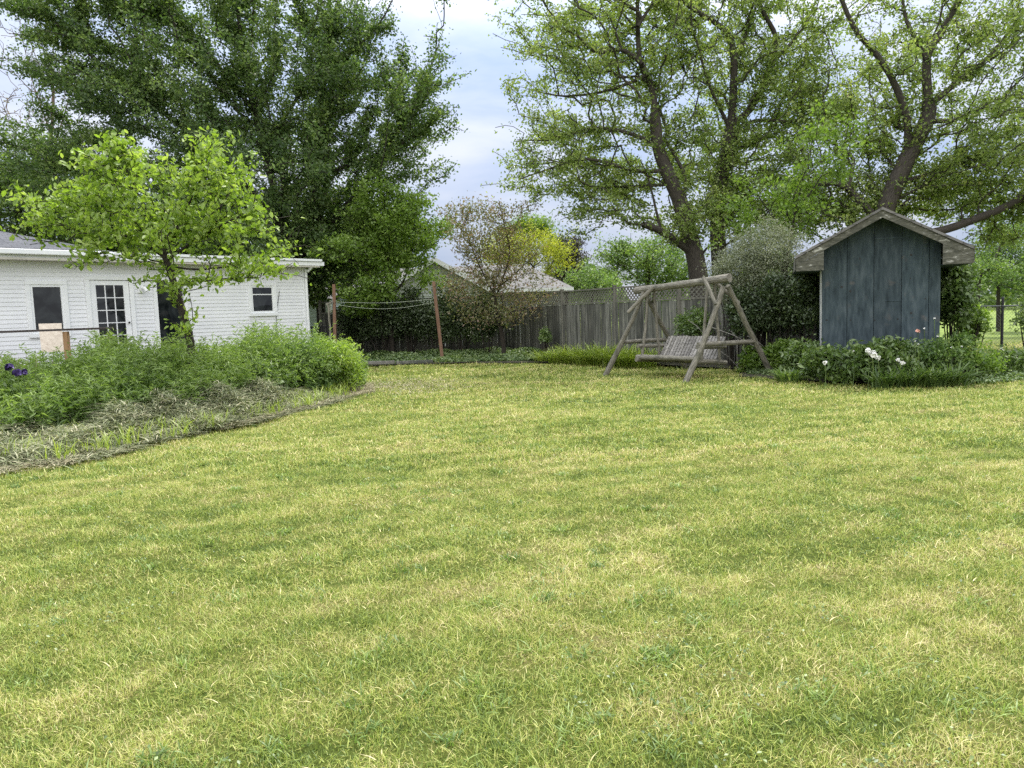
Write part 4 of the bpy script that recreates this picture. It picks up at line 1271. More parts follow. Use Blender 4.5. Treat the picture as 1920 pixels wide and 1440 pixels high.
# ------------------------------------------------------------------ beds: soil, border timber
def sheet(name, outline, z, mat, hump=0.0):
    m = MB(); k = len(outline)
    c = sum((Vector((*o_, 0)) for o_ in outline), Vector()) / k
    vs = [Vector((o_[0], o_[1], z)) for o_ in outline]
    inner = [Vector((c.x + (o_[0] - c.x) * 0.8, c.y + (o_[1] - c.y) * 0.8, z + hump)) for o_ in outline]
    fs = [(i, (i + 1) % k, k + (i + 1) % k, k + i) for i in range(k)] + [tuple(range(k, 2 * k))]
    m.add(vs + inner, fs)
    return tag(m.build(name, mat), kind='structure')
bed_l = [tuple(G(px, y)[:2]) for px, y in ((-350, 8.9), (0, 10.1), (200, 11.1), (400, 12.7), (560, 15.0), (640, 16.6), (640, 18.0), (300, 17), (-300, 15))]
sheet('flower_bed', bed_l, 0.03, M['soil'], 0.12)
bed_r = [tuple(G(px, y)[:2]) for px, y in ((1380, 16.9), (1480, 15.6), (1600, 14.6), (1700, 13.9), (1850, 14.2), (1990, 15.0), (1990, 18), (1800, 19), (1560, 19), (1400, 19))]
sheet('flower_bed', bed_r, 0.03, M['soil'], 0.05)
bed_b = [tuple(G(px, y)[:2]) for px, y in ((600, 24.6), (870, 24.6), (1010, 23.6), (1100, 22.4), (1250, 20.8), (1400, 18.6), (1440, 20), (1300, 22.5), (1000, 29), (640, 29.3), (560, 29))]
sheet('flower_bed', bed_b, 0.03, M['soil'], 0.03)

tm = MB(); tm.bar(P(676, 681, 24.4), P(740, 679, 24.55), 0.12, 0.1); tag(tm.build('border_timber', M['slat'], bevel=0.01), 'pale grey timber edging at the left end of the ground cover', 'timber', 'border timbers')
tm = MB(); tm.bar(P(742, 680, 24.6), P(812, 677, 24.75), 0.12, 0.09); tag(tm.build('border_timber', M['fence'], bevel=0.01), 'dark timber edging half hidden left of the leaning post', 'timber', 'border timbers')

# ------------------------------------------------------------------ weeds on the left bed
def stems_field(pts, hs, leaf_len, leaf_w, nl, stem_r=0.004):
    """upright leafy stems: returns (verts, faces, rnd)"""
    parts = []
    n = len(pts)
    lean = RNG.normal(size=(n, 2)) * 0.10
    # stems as three-sided blades
    base = np.array(pts)
    az = RNG.uniform(0, 6.283, n)
    v, f, k = blades(base, hs, stem_r * 2.4, np.linalg.norm(lean, axis=1) * 2, np.arctan2(lean[:, 1], lean[:, 0]), 0.2, 3)
    parts.append((v, f, np.full(len(v), 0.35)))
    t = RNG.random((n, nl)) ** 0.75
    t = np.clip(t, 0.12, 1.0)
    ln = np.linalg.norm(lean, axis=1) * 2
    la = np.arctan2(lean[:, 1], lean[:, 0])
    hor = (ln * hs)[:, None] * t ** 1.7
    c = np.stack([base[:, 0:1] + np.cos(la)[:, None] * hor, base[:, 1:2] + np.sin(la)[:, None] * hor, base[:, 2:3] + hs[:, None] * t], -1).reshape(-1, 3)
    a2 = RNG.uniform(0, 6.283, len(c))
    tt = t.ravel()
    L2 = leaf_len * (0.55 + 0.6 * np.sin(np.pi * np.clip(tt, 0, 1) * 0.85)) * RNG.uniform(0.7, 1.2, len(c))
    dd = np.stack([np.cos(a2), np.sin(a2), np.where(tt > 0.85, 0.9, 0.25)], 1)
    dd = unit(dd)
    c = c + dd * (L2 * 0.5)[:, None]
    rr = np.clip(0.15 + 0.65 * tt * RNG.uniform(0.6, 1.1, len(c)) + 0.15 * RNG.random(len(c)), 0, 1)
    v, f, r = leaf_arrays(c, L2, leaf_w, 0.7, 0.15, direction=dd, rnd=rr)
    parts.append((v, f, r))
    return parts

def bed_scatter(n, c0, c1, f0, f1, jitter=0.0):
    """points between photo columns c0..c1, depth = edge + f0..f1"""
    c = RNG.uniform(c0, c1, n * 2)
    e = np.interp(c, EDGE_PX[:-1], EDGE_Y[:-1])
    y = e + RNG.uniform(f0, f1, n * 2)
    keep = RNG.random(n * 2) < (y / 19.0) ** 2 * 1.4
    c, y = c[keep][:n], y[keep][:n]
    x = (c - 960 - 2) / F_PX * y
    y = y + 0.16 * np.sin(x * 4.1 + 1.0) + 0.10 * np.sin(x * 11.3) + RNG.normal(size=len(x)) * 0.07
    return np.stack([x, y, np.full(len(x), 0.05)], 1), c

# tall weeds: three stands that look different
pts, c = bed_scatter(3000, -300, 690, 1.55, 5.2)
ytop = np.interp(c, [-300, 0, 60, 150, 230, 330, 420, 500, 600, 640, 690], [0.85, 0.86, 0.95, 1.12, 1.2, 1.08, 1.0, 1.22, 1.18, 1.2, 0.9])
front = np.clip((pts[:, 1] - np.interp(c, EDGE_PX[:-1], EDGE_Y[:-1]) - 1.55) / 1.3, 0, 1)
clump_h = 1 + 0.16 * np.sin(pts[:, 0] * 3.1 + 1.2 * np.sin(pts[:, 1] * 2.2)) * np.sin(pts[:, 1] * 2.7 + 0.8)
hs = ytop * clump_h * (0.55 + 0.45 * front) * RNG.uniform(0.70, 1.12, len(pts)) * 1.03
keep = pts[:, 1] < 17.6
parts = stems_field(pts[keep], hs[keep], 0.13, 0.19, 34)
v, f, r = merge(parts)
tag(np_mesh('weeds', v, f, M['leaf_weed'], rnd=r), 'tall leafy green weeds filling the bed before the white house', 'weeds', kind='stuff')
# broader-leaved clumps at the left end and right end as shrubs of their own
for px, Y_, hh, rr, lab in ((150, 12.0, 0.72, 0.5, 'dark broad-leaved clump low in the weeds left of the young tree'),
                            (40, 11.4, 0.7, 0.5, 'dark broad-leaved clump at the left edge beneath the purple irises'),
                            (470, 14.3, 0.8, 0.55, 'dark broad-leaved clump in the weeds right of the young tree')):
    g_ = G(px, Y_)
    bush('weed_clump', lab, 'plant', (g_.x, g_.y, hh * 0.5), (rr, rr * 0.8, hh * 0.55), 2600, 0.075, 'leaf_mid', 'broad-leaved clumps', clumps=30, sig=0.2, width=0.5, stems=6)
g_ = G(635, 16.2)
bush('arching_shrub', 'bright yellow-green arching shrub at the right end of the weedy bed', 'shrub', (g_.x, g_.y, 0.62), (0.62, 0.55, 0.6), 5200, 0.095, 'leaf_lime', clumps=40, sig=0.18, width=0.25, stems=10)
g_ = G(560, 15.6)
bush('leafy_shrub', 'green narrow-leaved shrub left of the yellow-green arching shrub', 'shrub', (g_.x, g_.y, 0.6), (0.75, 0.55, 0.58), 5200, 0.09, 'leaf_weed', clumps=40, sig=0.18, width=0.28, stems=10)

# cut and flattened stalks in front of the tall weeds
def cut_pile():
    parts = []
    pts, c = bed_scatter(30000, -350, 640, -0.05, 2.5)
    e = np.interp(c, EDGE_PX[:-1], EDGE_Y[:-1])
    u = (pts[:, 1] - e) / 2.4
    hump = 0.60 * np.clip((u + 0.05) * 6, 0, 1) * np.sin(np.clip(u + 0.08 + 0.08 * np.sin(pts[:, 0] * 5.3) + 0.05 * np.sin(pts[:, 0] * 13.1), 0, 1.1) * math.pi * 0.6) * (0.65 + 0.35 * np.sin(c * 0.035) * np.sin(pts[:, 1] * 3.1))
    hump *= np.interp(c, [-350, 0, 120, 250, 480, 560, 640], [0.6, 0.75, 0.6, 1.1, 1.0, 0.45, 0.2])
    pts[:, 2] = hump * RNG.random(len(pts)) ** 0.4 + 0.03
    n = len(pts)
    v, f, k = blades(pts, RNG.uniform(0.03, 0.12, n), RNG.uniform(0.006, 0.017, n), RNG.uniform(1.0, 5.0, n), RNG.uniform(0, 6.283, n), 0.42, 4)
    parts.append((v, f, np.repeat(RNG.random(n), k)))
    # crumpled leaves
    m_ = 22000
    pts2, c2 = bed_scatter(m_, -350, 640, 0.0, 2.6)
    e = np.interp(c2, EDGE_PX[:-1], EDGE_Y[:-1]); u = (pts2[:, 1] - e) / 2.4
    h2 = 0.58 * np.clip((u + 0.05) * 6, 0, 1) * np.sin(np.clip(u + 0.08 + 0.08 * np.sin(pts2[:, 0] * 5.3) + 0.05 * np.sin(pts2[:, 0] * 13.1), 0, 1.1) * math.pi * 0.6) * (0.65 + 0.35 * np.sin(c2 * 0.035) * np.sin(pts2[:, 1] * 3.1)) * np.interp(c2, [-350, 0, 120, 250, 480, 560, 640], [0.6, 0.75, 0.6, 1.1, 1.0, 0.45, 0.2])
    pts2[:, 2] = h2 * RNG.random(len(pts2)) ** 0.35 + 0.02
    v, f, r = leaf_arrays(pts2, RNG.uniform(0.03, 0.09, len(pts2)), 0.4, 0.5, 0.1, rnd=RNG.random(len(pts2)) * 0.7)
    parts.append((v, f, r))
    v, f, r = merge(parts)
    tag(np_mesh('cut_stalks', v, f, M['leaf_cut'], rnd=r), 'heap of pulled grey-green weed stalks along the lawn edge', 'cut weeds', kind='stuff')
cut_pile()
def upright_regrowth():
    pts, c = bed_scatter(380, -300, 660, -0.1, 2.0)
    pts[:, 2] = 0.1
    n = len(pts)
    rep = 9
    b = np.repeat(pts, rep, axis=0) + RNG.normal(size=(n * rep, 3)) * np.array([0.05, 0.05, 0])
    v, f, k = blades(b, RNG.uniform(0.06, 0.30, n * rep), RNG.uniform(0.005, 0.012, n * rep), RNG.uniform(0.2, 1.1, n * rep), RNG.uniform(0, 6.283, n * rep), 0.5, 4)
    tag(np_mesh('long_grass', v, f, M['leaf_lily'], rnd=np.repeat(RNG.random(n * rep), k)), 'fresh green grass tufts poking through the cut stalks', 'long grass', kind='stuff')
upright_regrowth()
def straw():
    parts = []
    for (c0, c1, f0, f1, n) in ((-350, 150, -0.3, 0.5, 3000), (400, 700, -0.1, 2.0, 9000)):
        pts, c = bed_scatter(n, c0, c1, f0, f1)
        pts[:, 2] = 0.03 + 0.05 * RNG.random(len(pts))
        k_ = RNG.random(len(pts)) < 0.9; pts = pts[k_]; n_ = len(pts)
        v, f, k = blades(pts, RNG.uniform(0.015, 0.05, n_), RNG.uniform(0.005, 0.011, n_), RNG.uniform(2.0, 6.0, n_), RNG.uniform(0, 6.283, n_), 0.3, 3)
        parts.append((v, f, np.repeat(RNG.random(n_), k)))
    # brown patch running out from the bed end
    n_ = 3500
    y = RNG.normal(17.5, 1.1, n_); cc = RNG.normal(760, 60, n_) ; x = (cc - 962) / F_PX * y
    pts = np.stack([x, y, gh(x, y) + 0.03], 1)
    v, f, k = blades(pts, RNG.uniform(0.015, 0.035, n_), RNG.uniform(0.008, 0.014, n_), RNG.uniform(1.0, 3.0, n_), RNG.uniform(0, 6.283, n_), 0.3, 2)
    parts.append((v, f, np.repeat(RNG.random(n_), k)))
    v, f, r = merge(parts)
    tag(np_mesh('dry_straw', v, f, M['leaf_straw'], rnd=r), 'dry tan straw raked out at the edge of the weedy bed', 'straw', kind='stuff')
straw()
# dry reed-like stalks at the left edge
pts, c = bed_scatter(160, -120, 75, 3.2, 4.6); n = len(pts)
v, f, k = blades(pts, RNG.uniform(0.9, 1.35, n), 0.012, RNG.uniform(0, 0.25, n), RNG.uniform(0, 6.283, n), 0.2, 4)
tag(np_mesh('reeds', v, f, M['leaf_straw'], rnd=np.repeat(RNG.random(n), k)), 'thin dry upright stalks behind the purple irises at left', 'reeds', kind='stuff')

def flower(name, label, cat, c, mat, r, petals=14, stem=True, group=None, parent=None, ground=0.0):
    c = Vector(c)
    t = thing(name, label, cat, (c.x, c.y, ground), 0, group)
    ctr = np.zeros((petals, 3)); ctr[:, 2] = c.z - ground
    d = unit(RNG.normal(size=(petals, 3)) * np.array([1, 1, 0.7]) + np.array([0, 0, 0.2]))
    cc = ctr + d * r * 0.5
    v, f, rn = leaf_arrays(cc, r * RNG.uniform(0.8, 1.2, petals), 0.9, 0.3, 0.0, direction=d, shape=6, fold=0.6)
    np_mesh('petals', v, f, M[mat], t)
    if stem:
        m = MB(); m.tube([(0, 0, 0), (0.02, 0.01, (c.z - ground) * 0.6), (0, 0, c.z - ground - r * 0.2)], 0.006, 5); m.build('stem', M['leaf_mid'], t)
    return t
for (px, py, Y_, lab) in ((17, 689, 11.0, 'deep purple iris bloom nearest the left edge, higher than the others'), (32, 698, 10.9, 'deep purple iris bloom between the highest one and the rightmost one'), (42, 698, 11.05, 'rightmost deep purple iris bloom in the left weeds')):
    flower('iris', lab, 'flower', P(px, py, Y_), 'petal_purple', 0.075, 12, group='purple irises')

# ------------------------------------------------------------------ ground cover and strap-leaved plants at the fence
def cover():
    n = 30000
    c = RNG.uniform(620, 1060, n)
    y0 = np.interp(c, [620, 870, 1010, 1060], [24.9, 24.8, 24.0, 23.4]); y1 = np.interp(c, [620, 945, 1060], [29.0, 28.6, 25.6])
    y = y0 + (y1 - y0) * RNG.random(n)
    x = (c - 962) / F_PX * y
    hmax = (0.13 + 0.22 * np.clip((y - y0) / 2.0, 0, 1)) * (0.8 + 0.3 * np.sin(x * 3) * np.sin(y * 2.2))
    z = hmax * RNG.random(n) ** 0.4
    pts = np.stack([x, y, z], 1)
    v, f, r = leaf_arrays(pts, RNG.uniform(0.06, 0.13, n), 0.6, 0.9, 0.1)
    tag(np_mesh('ground_cover', v, f, M['leaf_cover'], rnd=r), 'low green leafy ground cover in front of the dark shrubs and fence', 'ground cover', kind='stuff')
cover()
def bed_cover():
    n = 26000
    c = RNG.uniform(1380, 2080, n)
    y0 = np.interp(c, [1380, 1480, 1600, 1700, 1850, 2080], [17.0, 15.7, 14.7, 13.9, 13.9, 14.4]); y = y0 + RNG.random(n) * 3.2
    x = (c - 938) / F_PX * y
    z = (0.07 + 0.12 * np.clip((y - y0) / 0.8, 0, 1)) * RNG.random(n) ** 0.5
    v, f, r = leaf_arrays(np.stack([x, y, z], 1), RNG.uniform(0.04, 0.1, n), 0.5, 0.9, 0.1)
    tag(np_mesh('low_plants', v, f, M['leaf_cover'], rnd=r), 'low green leaves covering the soil of the shed bed', 'ground cover', kind='stuff')
bed_cover()
def lily(px, Y_, h, label, n=230, mat='leaf_lily', w=0.02, spread=0.3, group='strap-leaved clumps along the fence', lean=(0.4, 1.5)):
    g_ = G(px, Y_)
    t = thing('daylily', label, 'plant', g_, 0, group)
    a_ = RNG.uniform(0, 6.283, n)
    rr = RNG.random(n) ** 0.5 * spread
    b = np.stack([np.cos(a_) * rr, np.sin(a_) * rr, np.full(n, 0.02)], 1)
    az = a_ + RNG.normal(size=n) * 0.8
    v, f, k = blades(b, h * RNG.uniform(0.6, 1.2, n), w * RNG.uniform(0.7, 1.3, n), RNG.uniform(lean[0], lean[1], n), az, 0.85, 5)
    np_mesh('leaf_tuft', v, f, M[mat], t, rnd=np.repeat(RNG.random(n), k))
    return t
PLACE = ('furthest left', 'second from the left', 'third from the left', 'fourth from the left', 'fourth from the right', 'third from the right', 'second from the right', 'furthest right, behind the left swing leg')
for i, (px, Y_, h) in enumerate(((1024, 23.9, 0.5), (1050, 23.3, 0.62), (1076, 22.9, 0.68), (1102, 22.3, 0.7), (1128, 21.9, 0.75), (1153, 21.4, 0.8), (1180, 21.0, 0.72), (1206, 20.7, 0.66))):
    lily(px, Y_, h, 'arching yellow-green strap-leaved clump in the fence row, ' + PLACE[i], spread=0.36)

# ------------------------------------------------------------------ flower bed round the shed
sheds = [
 (1415, 17.7, 0.5, 0.45, 'leaf_bright', 'bright green bushy plant behind the right leg of the log swing'),
 (1470, 17.0, 0.66, 0.5, 'leaf_bright', 'bright green leafy plant between the swing and the shed'),
 (1505, 15.9, 0.7, 0.45, 'leaf_mid', 'green leafy plant at the left corner of the shed'),
 (1545, 14.9, 0.66, 0.5, 'leaf_mid', 'green peony bush below the left shed panel with one white bloom'),
 (1600, 14.6, 0.72, 0.55, 'leaf_mid', 'dark green peony bush below the middle of the shed'),
 (1655, 14.4, 0.74, 0.55, 'leaf_mid', 'green peony bush behind the biggest white bloom'),
 (1705, 14.3, 0.72, 0.5, 'leaf_mid', 'green leafy plant below the right shed panel'),
 (1755, 14.3, 0.74, 0.5, 'leaf_weed', 'light green leafy plant at the right corner of the shed'),
 (1800, 14.5, 0.76, 0.5, 'leaf_weed', 'light green leafy plant just right of the shed'),
 (1845, 14.8, 0.52, 0.5, 'leaf_bright', 'bright green leafy plant before the chain-link fence post'),
 (1900, 15.0, 0.42, 0.5, 'leaf_mid', 'green leafy plant at the right edge of the picture'),
]
for px, Y_, h, rr, mt, lab in sheds:
    g_ = G(px, Y_); h *= 1.13
    bush('garden_plant', lab, 'plant', (g_.x, g_.y, h * 0.5), (rr, rr * 0.9, h * 0.5), 1900, random.choice((0.085, 0.11, 0.13)), mt, 'leafy plants round the shed', clumps=30, sig=0.17, width=0.42, shape=4, stems=8)
for px, Y_, h, lab in ((1660, 13.85, 0.42, 'dark strap-leaved clump below the biggest white bloom'), (1700, 13.75, 0.5, 'dark strap-leaved clump left of the widest clump'), (1745, 13.7, 0.52, 'dark wide strap-leaved clump at the lawn edge before the shed'), (1790, 13.75, 0.48, 'dark strap-leaved clump furthest right at the lawn edge'), (1480, 15.4, 0.36, 'pale strap-leaved clump at the left end of the shed bed')):
    lily(px, Y_, h, lab, 130, 'leaf_mid', 0.03, 0.25, 'strap-leaved clumps at the lawn edge', (0.3, 1.3))
for px, py, Y_, r_, lab in ((1636, 664, 13.75, 0.085, 'biggest white peony bloom before the blue shed'), (1628, 657, 13.8, 0.055, 'white peony bloom touching the biggest one on its left'), (1647, 671, 13.75, 0.05, 'white peony bloom touching the biggest one on its lower right'), (1547, 680, 14.0, 0.048, 'single white peony bloom low at the left of the shed bed'),
                        (1684, 675, 13.6, 0.04, 'small white bloom above the rightmost peony bloom'), (1692, 681, 13.6, 0.05, 'white bloom low between the biggest bloom and the right end')):
    flower('peony', lab, 'flower', P(px, py, Y_), 'petal_white', r_, 26, group='white peonies')
flower('rose', 'pink rose bloom before the right panel of the shed', 'flower', P(1721, 621, 14.2), 'petal_pink', 0.045, 20)
for px, py, Y_, w_ in ((1716, 640, 13.9, 'upper of the close pair below the pink rose'), (1722, 646, 13.9, 'lower of the close pair below the pink rose'), (1733, 616, 14.3, 'just right of the pink rose'), (1752, 597, 14.6, 'highest one, at the right shed corner'), (1784, 652, 14.0, 'left of the rightmost pair'), (1803, 650, 14.1, 'furthest right'), (1758, 631, 14.0, 'below the right shed corner'), (1600, 659, 14.0, 'furthest left, below the left shed panels')):
    flower('daisy', 'tiny white daisy, ' + w_, 'flower', P(px, py, Y_), 'petal_white', 0.022, 10, group='tiny white daisies at the shed')

# ------------------------------------------------------------------ shrubs in the background
def pbush(name, label, px, py, Y_, rx, ry, rd, n, size, mt, **k):
    c = P(px, py, Y_); s_ = Y_ / F_PX
    return bush(name, label, 'shrub', (c.x, c.y, c.z), (rx * s_, rd, ry * s_), n, size, mt, **k)
# dark hedge in front of the left fence
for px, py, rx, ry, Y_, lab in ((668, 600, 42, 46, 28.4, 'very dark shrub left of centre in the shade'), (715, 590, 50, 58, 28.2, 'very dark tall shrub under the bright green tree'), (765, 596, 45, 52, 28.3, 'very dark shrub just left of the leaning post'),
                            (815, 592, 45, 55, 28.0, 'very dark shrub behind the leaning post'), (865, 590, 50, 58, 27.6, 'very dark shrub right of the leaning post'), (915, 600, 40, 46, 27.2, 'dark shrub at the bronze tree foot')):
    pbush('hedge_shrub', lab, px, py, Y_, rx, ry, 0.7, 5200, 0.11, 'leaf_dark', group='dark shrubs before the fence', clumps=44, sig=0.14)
pbush('silvery_shrub', 'tall silvery grey-leaved shrub left of the shed roof', 1430, 490, 18.2, 80, 85, 0.9, 19000, 0.062, 'leaf_silver', clumps=90, sig=0.13, width=0.35, stems=20)
pbush('silvery_shrub', 'silvery grey-leaved shrub behind the right end of the swing beam', 1372, 520, 19.2, 55, 62, 0.7, 9000, 0.062, 'leaf_silver', clumps=60, sig=0.13, width=0.35, stems=14)
for px, py, rx, ry, Y_, lab in ((1400, 590, 50, 45, 18.0, 'dark green shrub behind the right swing legs'), (1460, 575, 55, 65, 17.7, 'dark green tall shrub left of the shed'), (1512, 570, 34, 75, 17.2, 'dark green shrub against the left shed wall')):
    pbush('dark_shrub', lab, px, py, Y_, rx, ry, 0.7, 7500, 0.085, 'leaf_dark', group='dark shrubs left of the shed', clumps=56, sig=0.14)
pbush('vine_shrub', 'dark leafy vine-covered shrub against the right shed wall', 1787, 555, 16.6, 26, 72, 0.6, 5200, 0.11, 'leaf_mid', clumps=50, sig=0.16, width=0.6)
pbush('leafy_shrub', 'bright loose shrub between the shed and the chain-link post', 1822, 606, 17.0, 26, 34, 0.5, 1500, 0.10, 'leaf_bright', clumps=36, sig=0.2, width=0.6)
pbush('leafy_shrub', 'dark small shrub at the right picture edge before the field', 1935, 600, 16.5, 22, 36, 0.4, 1300, 0.08, 'leaf_mid', clumps=34, sig=0.2, width=0.5)
pbush('leafy_shrub', 'low green shrub before the board fence behind the swing bench', 1300, 610, 20.3, 40, 26, 0.5, 2200, 0.09, 'leaf_mid', clumps=30, sig=0.2)
pbush('leafy_shrub', 'small green shrub before the fence right of the bronze tree', 1022, 632, 25.5, 12, 16, 0.3, 700, 0.09, 'leaf_mid', clumps=14, sig=0.25)

# bare fallen twigs beside the swing
tw = thing('brush_twigs', 'pale bare twigs lying right of the swing bench', 'twigs', P(1380, 680, 17.8) * 1.0)
o0 = Vector(tw.location); m = MB()
for (a_, b_) in (((1330, 612), (1425, 655)), ((1345, 655), (1385, 690)), ((1370, 620), (1400, 665)), ((1290, 600), (1325, 632)), ((1382, 640), (1382, 690)), ((1340, 660), (1380, 640)), ((1400, 630), (1432, 650))):
    q0, q1 = P(*a_, 17.6), P(*b_, 17.5); mid_ = (q0 + q1) / 2 + Vector((0, 0, 0.05))
    m.tube([q0 - o0, mid_ - o0, q1 - o0], [0.009, 0.008, 0.004], 5)
m.build('twig', M['slat'], tw)

# ------------------------------------------------------------------ trees
# young lime-leaved tree in the bed
YT = 14.2
make_tree('young_tree', 'young lime-green tree with a slim leaning trunk in the weedy bed', 'tree', YT,
    [(356, 640), (347, 600), (330, 545), (316, 500), (308, 480)], 0.072, 0.045,
    [([(308, 484), (270, 455), (215, 430), (150, 400), (110, 380)], 0.028, 0.008, 0.5), ([(308, 482), (295, 430), (262, 370), (235, 310), (225, 270)], 0.028, 0.008, -0.3),
     ([(308, 482), (330, 430), (365, 360), (385, 310), (392, 265)], 0.03, 0.008, 0.3), ([(310, 490), (360, 455), (420, 420), (470, 390), (480, 350)], 0.026, 0.008, -0.6),
     ([(316, 500), (380, 505), (450, 495), (520, 480), (540, 475)], 0.022, 0.007, 0.6), ([(308, 482), (312, 420), (318, 360), (325, 330)], 0.022, 0.008, 0.9), ([(326, 530), (370, 528), (430, 522), (490, 520)], 0.014, 0.006, -0.3),
     ([(312, 495), (250, 480), (200, 490)], 0.014, 0.006, -0.7)],
    [(230, 375, 115, 85, YT, 1.3, 1.6), (395, 350, 80, 78, YT, 1.2, 1.3), (150, 400, 90, 58, YT, 1.0, .9), (310, 425, 160, 75, YT, 1.4, 1.5), (440, 430, 85, 60, YT, 1.0, .8), (225, 310, 50, 42, YT, .8, .5), (395, 292, 24, 38, YT, .5, .5), (210, 290, 20, 34, YT, .4, .35), (450, 345, 28, 36, YT, .5, .3), (75, 385, 38, 18, YT, .4, .25), (170, 335, 24, 32, YT, .4, .3),
     (335, 540, 70, 22, YT - .1, .8, .22), (470, 495, 75, 28, YT, .8, .36), (240, 478, 100, 22, YT, .9, .3), (362, 600, 28, 26, YT - .3, .4, .16), (300, 510, 60, 24, YT-.3, .6, .12)],
    980, 10, 0.08, 0.115, 'leaf_lime', 'bark_dark', alpha=0.3, rtip=0.0055, step=0.22, along=0.35, shape=6, width=0.5, up=0.3, droop=0.6, clus=6, csig=0.26, back=2)

# big dense maple behind the white house
make_tree('maple_tree', 'big dense dark green maple rising behind the white house', 'tree', 30,
    [(548, 640), (545, 560), (540, 480), (530, 420)], 0.34, 0.24,
    [([(540, 470), (520, 380), (500, 300), (470, 180), (450, 60), (440, -120)], 0.17, 0.05, 0), ([(545, 520), (580, 420), (596, 330), (600, 220), (615, 80), (620, -80)], 0.19, 0.05, 1.0),
     ([(530, 430), (440, 330), (330, 230), (200, 130), (80, 20)], 0.14, 0.03, -1.5), ([(545, 500), (640, 400), (720, 290), (790, 170), (830, 60)], 0.13, 0.012, 1.5),
     ([(530, 420), (420, 370), (280, 330), (120, 290), (40, 280)], 0.11, 0.02, 1.5), ([(596, 330), (680, 300), (770, 260), (840, 205)], 0.09, 0.012, -1), ([(545, 520), (640, 470), (720, 430), (780, 400)], 0.1, 0.02, -1.5),
     ([(500, 300), (560, 180), (700, 60), (760, -60)], 0.09, 0.012, -2), ([(470, 200), (380, 90), (260, -20), (180, -120)], 0.09, 0.02, 2)],
    [(450, 200, 330, 250, 30, 4.5, 5.2), (130, 40, 110, 90, 30, 2.5, .6), (265, 130, 225, 185, 30, 4, 2), (130, 330, 160, 130, 30, 3, 1.1), (640, 260, 215, 220, 30, 4, 2.4), (740, 130, 125, 170, 30.5, 3, 0.75), (790, 230, 75, 130, 30.5, 2.5, .35), (560, 460, 200, 110, 30, 3.2, 1.5), (480, -60, 340, 140, 30, 4, 1.6), (200, -40, 190, 120, 30, 3, .8)],
    4300, 60, 0.16, 0.13, 'leaf_maple', 'bark_dark', alpha=0.42, rtip=0.0095, along=0.7, surface=0.42, width=0.6, clus=7, csig=0.5, back=3)
# darker companion trunk
make_tree('maple_tree', 'second dark maple trunk and lower crown right of the house corner', 'tree', 31.5,
    [(604, 640), (600, 520), (598, 430), (604, 360)], 0.2, 0.12,
    [([(600, 430), (650, 380), (700, 350)], 0.07, 0.02, -1)],
    [(610, 420, 120, 100, 31, 2.5, 2), (560, 530, 90, 60, 30.5, 1.8, 1), (660, 520, 80, 60, 30.5, 1.8, 1)],
    500, 42, 0.2, 0.16, 'leaf_maple', 'bark_dark', rtip=0.01, clus=9, csig=0.45)
# bright tree before its right edge
make_tree('bright_tree', 'bright green bushy tree in front of the maple, left of the bronze tree', 'tree', 28.2,
    [(735, 640), (733, 560), (730, 500)], 0.09, 0.05,
    [([(733, 560), (760, 520), (775, 460), (790, 420)], 0.05, 0.015, 0.5), ([(730, 500), (725, 430), (720, 370)], 0.04, 0.012, -0.5), ([(735, 600), (790, 540), (800, 500)], 0.04, 0.015, 0.3)],
    [(725, 400, 72, 72, 28.2, 1.5, 2.2), (760, 440, 60, 60, 28.4, 1.3, 1), (670, 500, 75, 60, 27.6, 1.2, 1.1), (700, 560, 80, 28, 27.4, .9, .6), (800, 420, 34, 55, 28, .7, .35), (775, 510, 60, 40, 27.8, .9, .6)],
    620, 30, 0.16, 0.13, 'leaf_bright', 'bark_dark', rtip=0.006, step=0.35, clus=7, csig=0.33)
# bronze sparse ornamental
make_tree('bronze_tree', 'sparse bronze-leaved ornamental tree before the neighbouring roof', 'tree', 26.3,
    [(944, 645), (936, 600), (928, 560), (926, 520)], 0.085, 0.05,
    [([(930, 560), (900, 500), (880, 450), (862, 400)], 0.035, 0.008, .5), ([(928, 560), (955, 480), (945, 420), (935, 375)], 0.035, 0.008, -.3), ([(928, 545), (980, 500), (1010, 470)], 0.028, 0.008, .3), ([(936, 600), (880, 560), (840, 530)], 0.03, 0.008, -.3)],
    [(900, 430, 68, 58, 26.3, 1.2, 1.7), (935, 480, 85, 60, 26.3, 1.3, 1.6), (880, 535, 70, 40, 26, 1.1, 1.0), (985, 540, 75, 34, 26, 1.0, .7), (860, 400, 35, 28, 26.3, .6, .3), (985, 385, 24, 16, 26.3, .4, .15), (930, 585, 90, 22, 25.8, .9, .6)],
    800, 14, 0.17, 0.09, 'leaf_purple', 'bark_dark', rtip=0.005, step=0.3, along=0.5)
# yellow tree, spiky tree, dark tree and others beyond the fence
make_tree('yellow_tree', 'bright yellow-green tree behind the grey roof', 'tree', 50,
    [(1000, 590), (1000, 540), (1000, 500)], 0.16, 0.1, [], [(985, 460, 68, 32, 50, 2.0, 2), (1035, 488, 28, 24, 50, 1.3, .6), (950, 480, 30, 25, 50, 1.2, .5)], 300, 34, 0.28, 0.17, 'leaf_yellow', 'bark_dark', rtip=0.01, step=0.6, width=.4, clus=6, csig=0.6)
make_tree('spiky_tree', 'light green tree with spiky compound leaves above the yellow tree', 'tree', 54,
    [(990, 590), (992, 500), (994, 440)], 0.14, 0.06, [], [(975, 425, 26, 22, 54, 1.0, 1), (1012, 425, 26, 20, 54, 1.0, 1)], 90, 26, 0.34, 0.36, 'leaf_bright', 'bark_dark', rtip=0.01, step=0.6, width=.16, up=0.1, droop=-0.4)
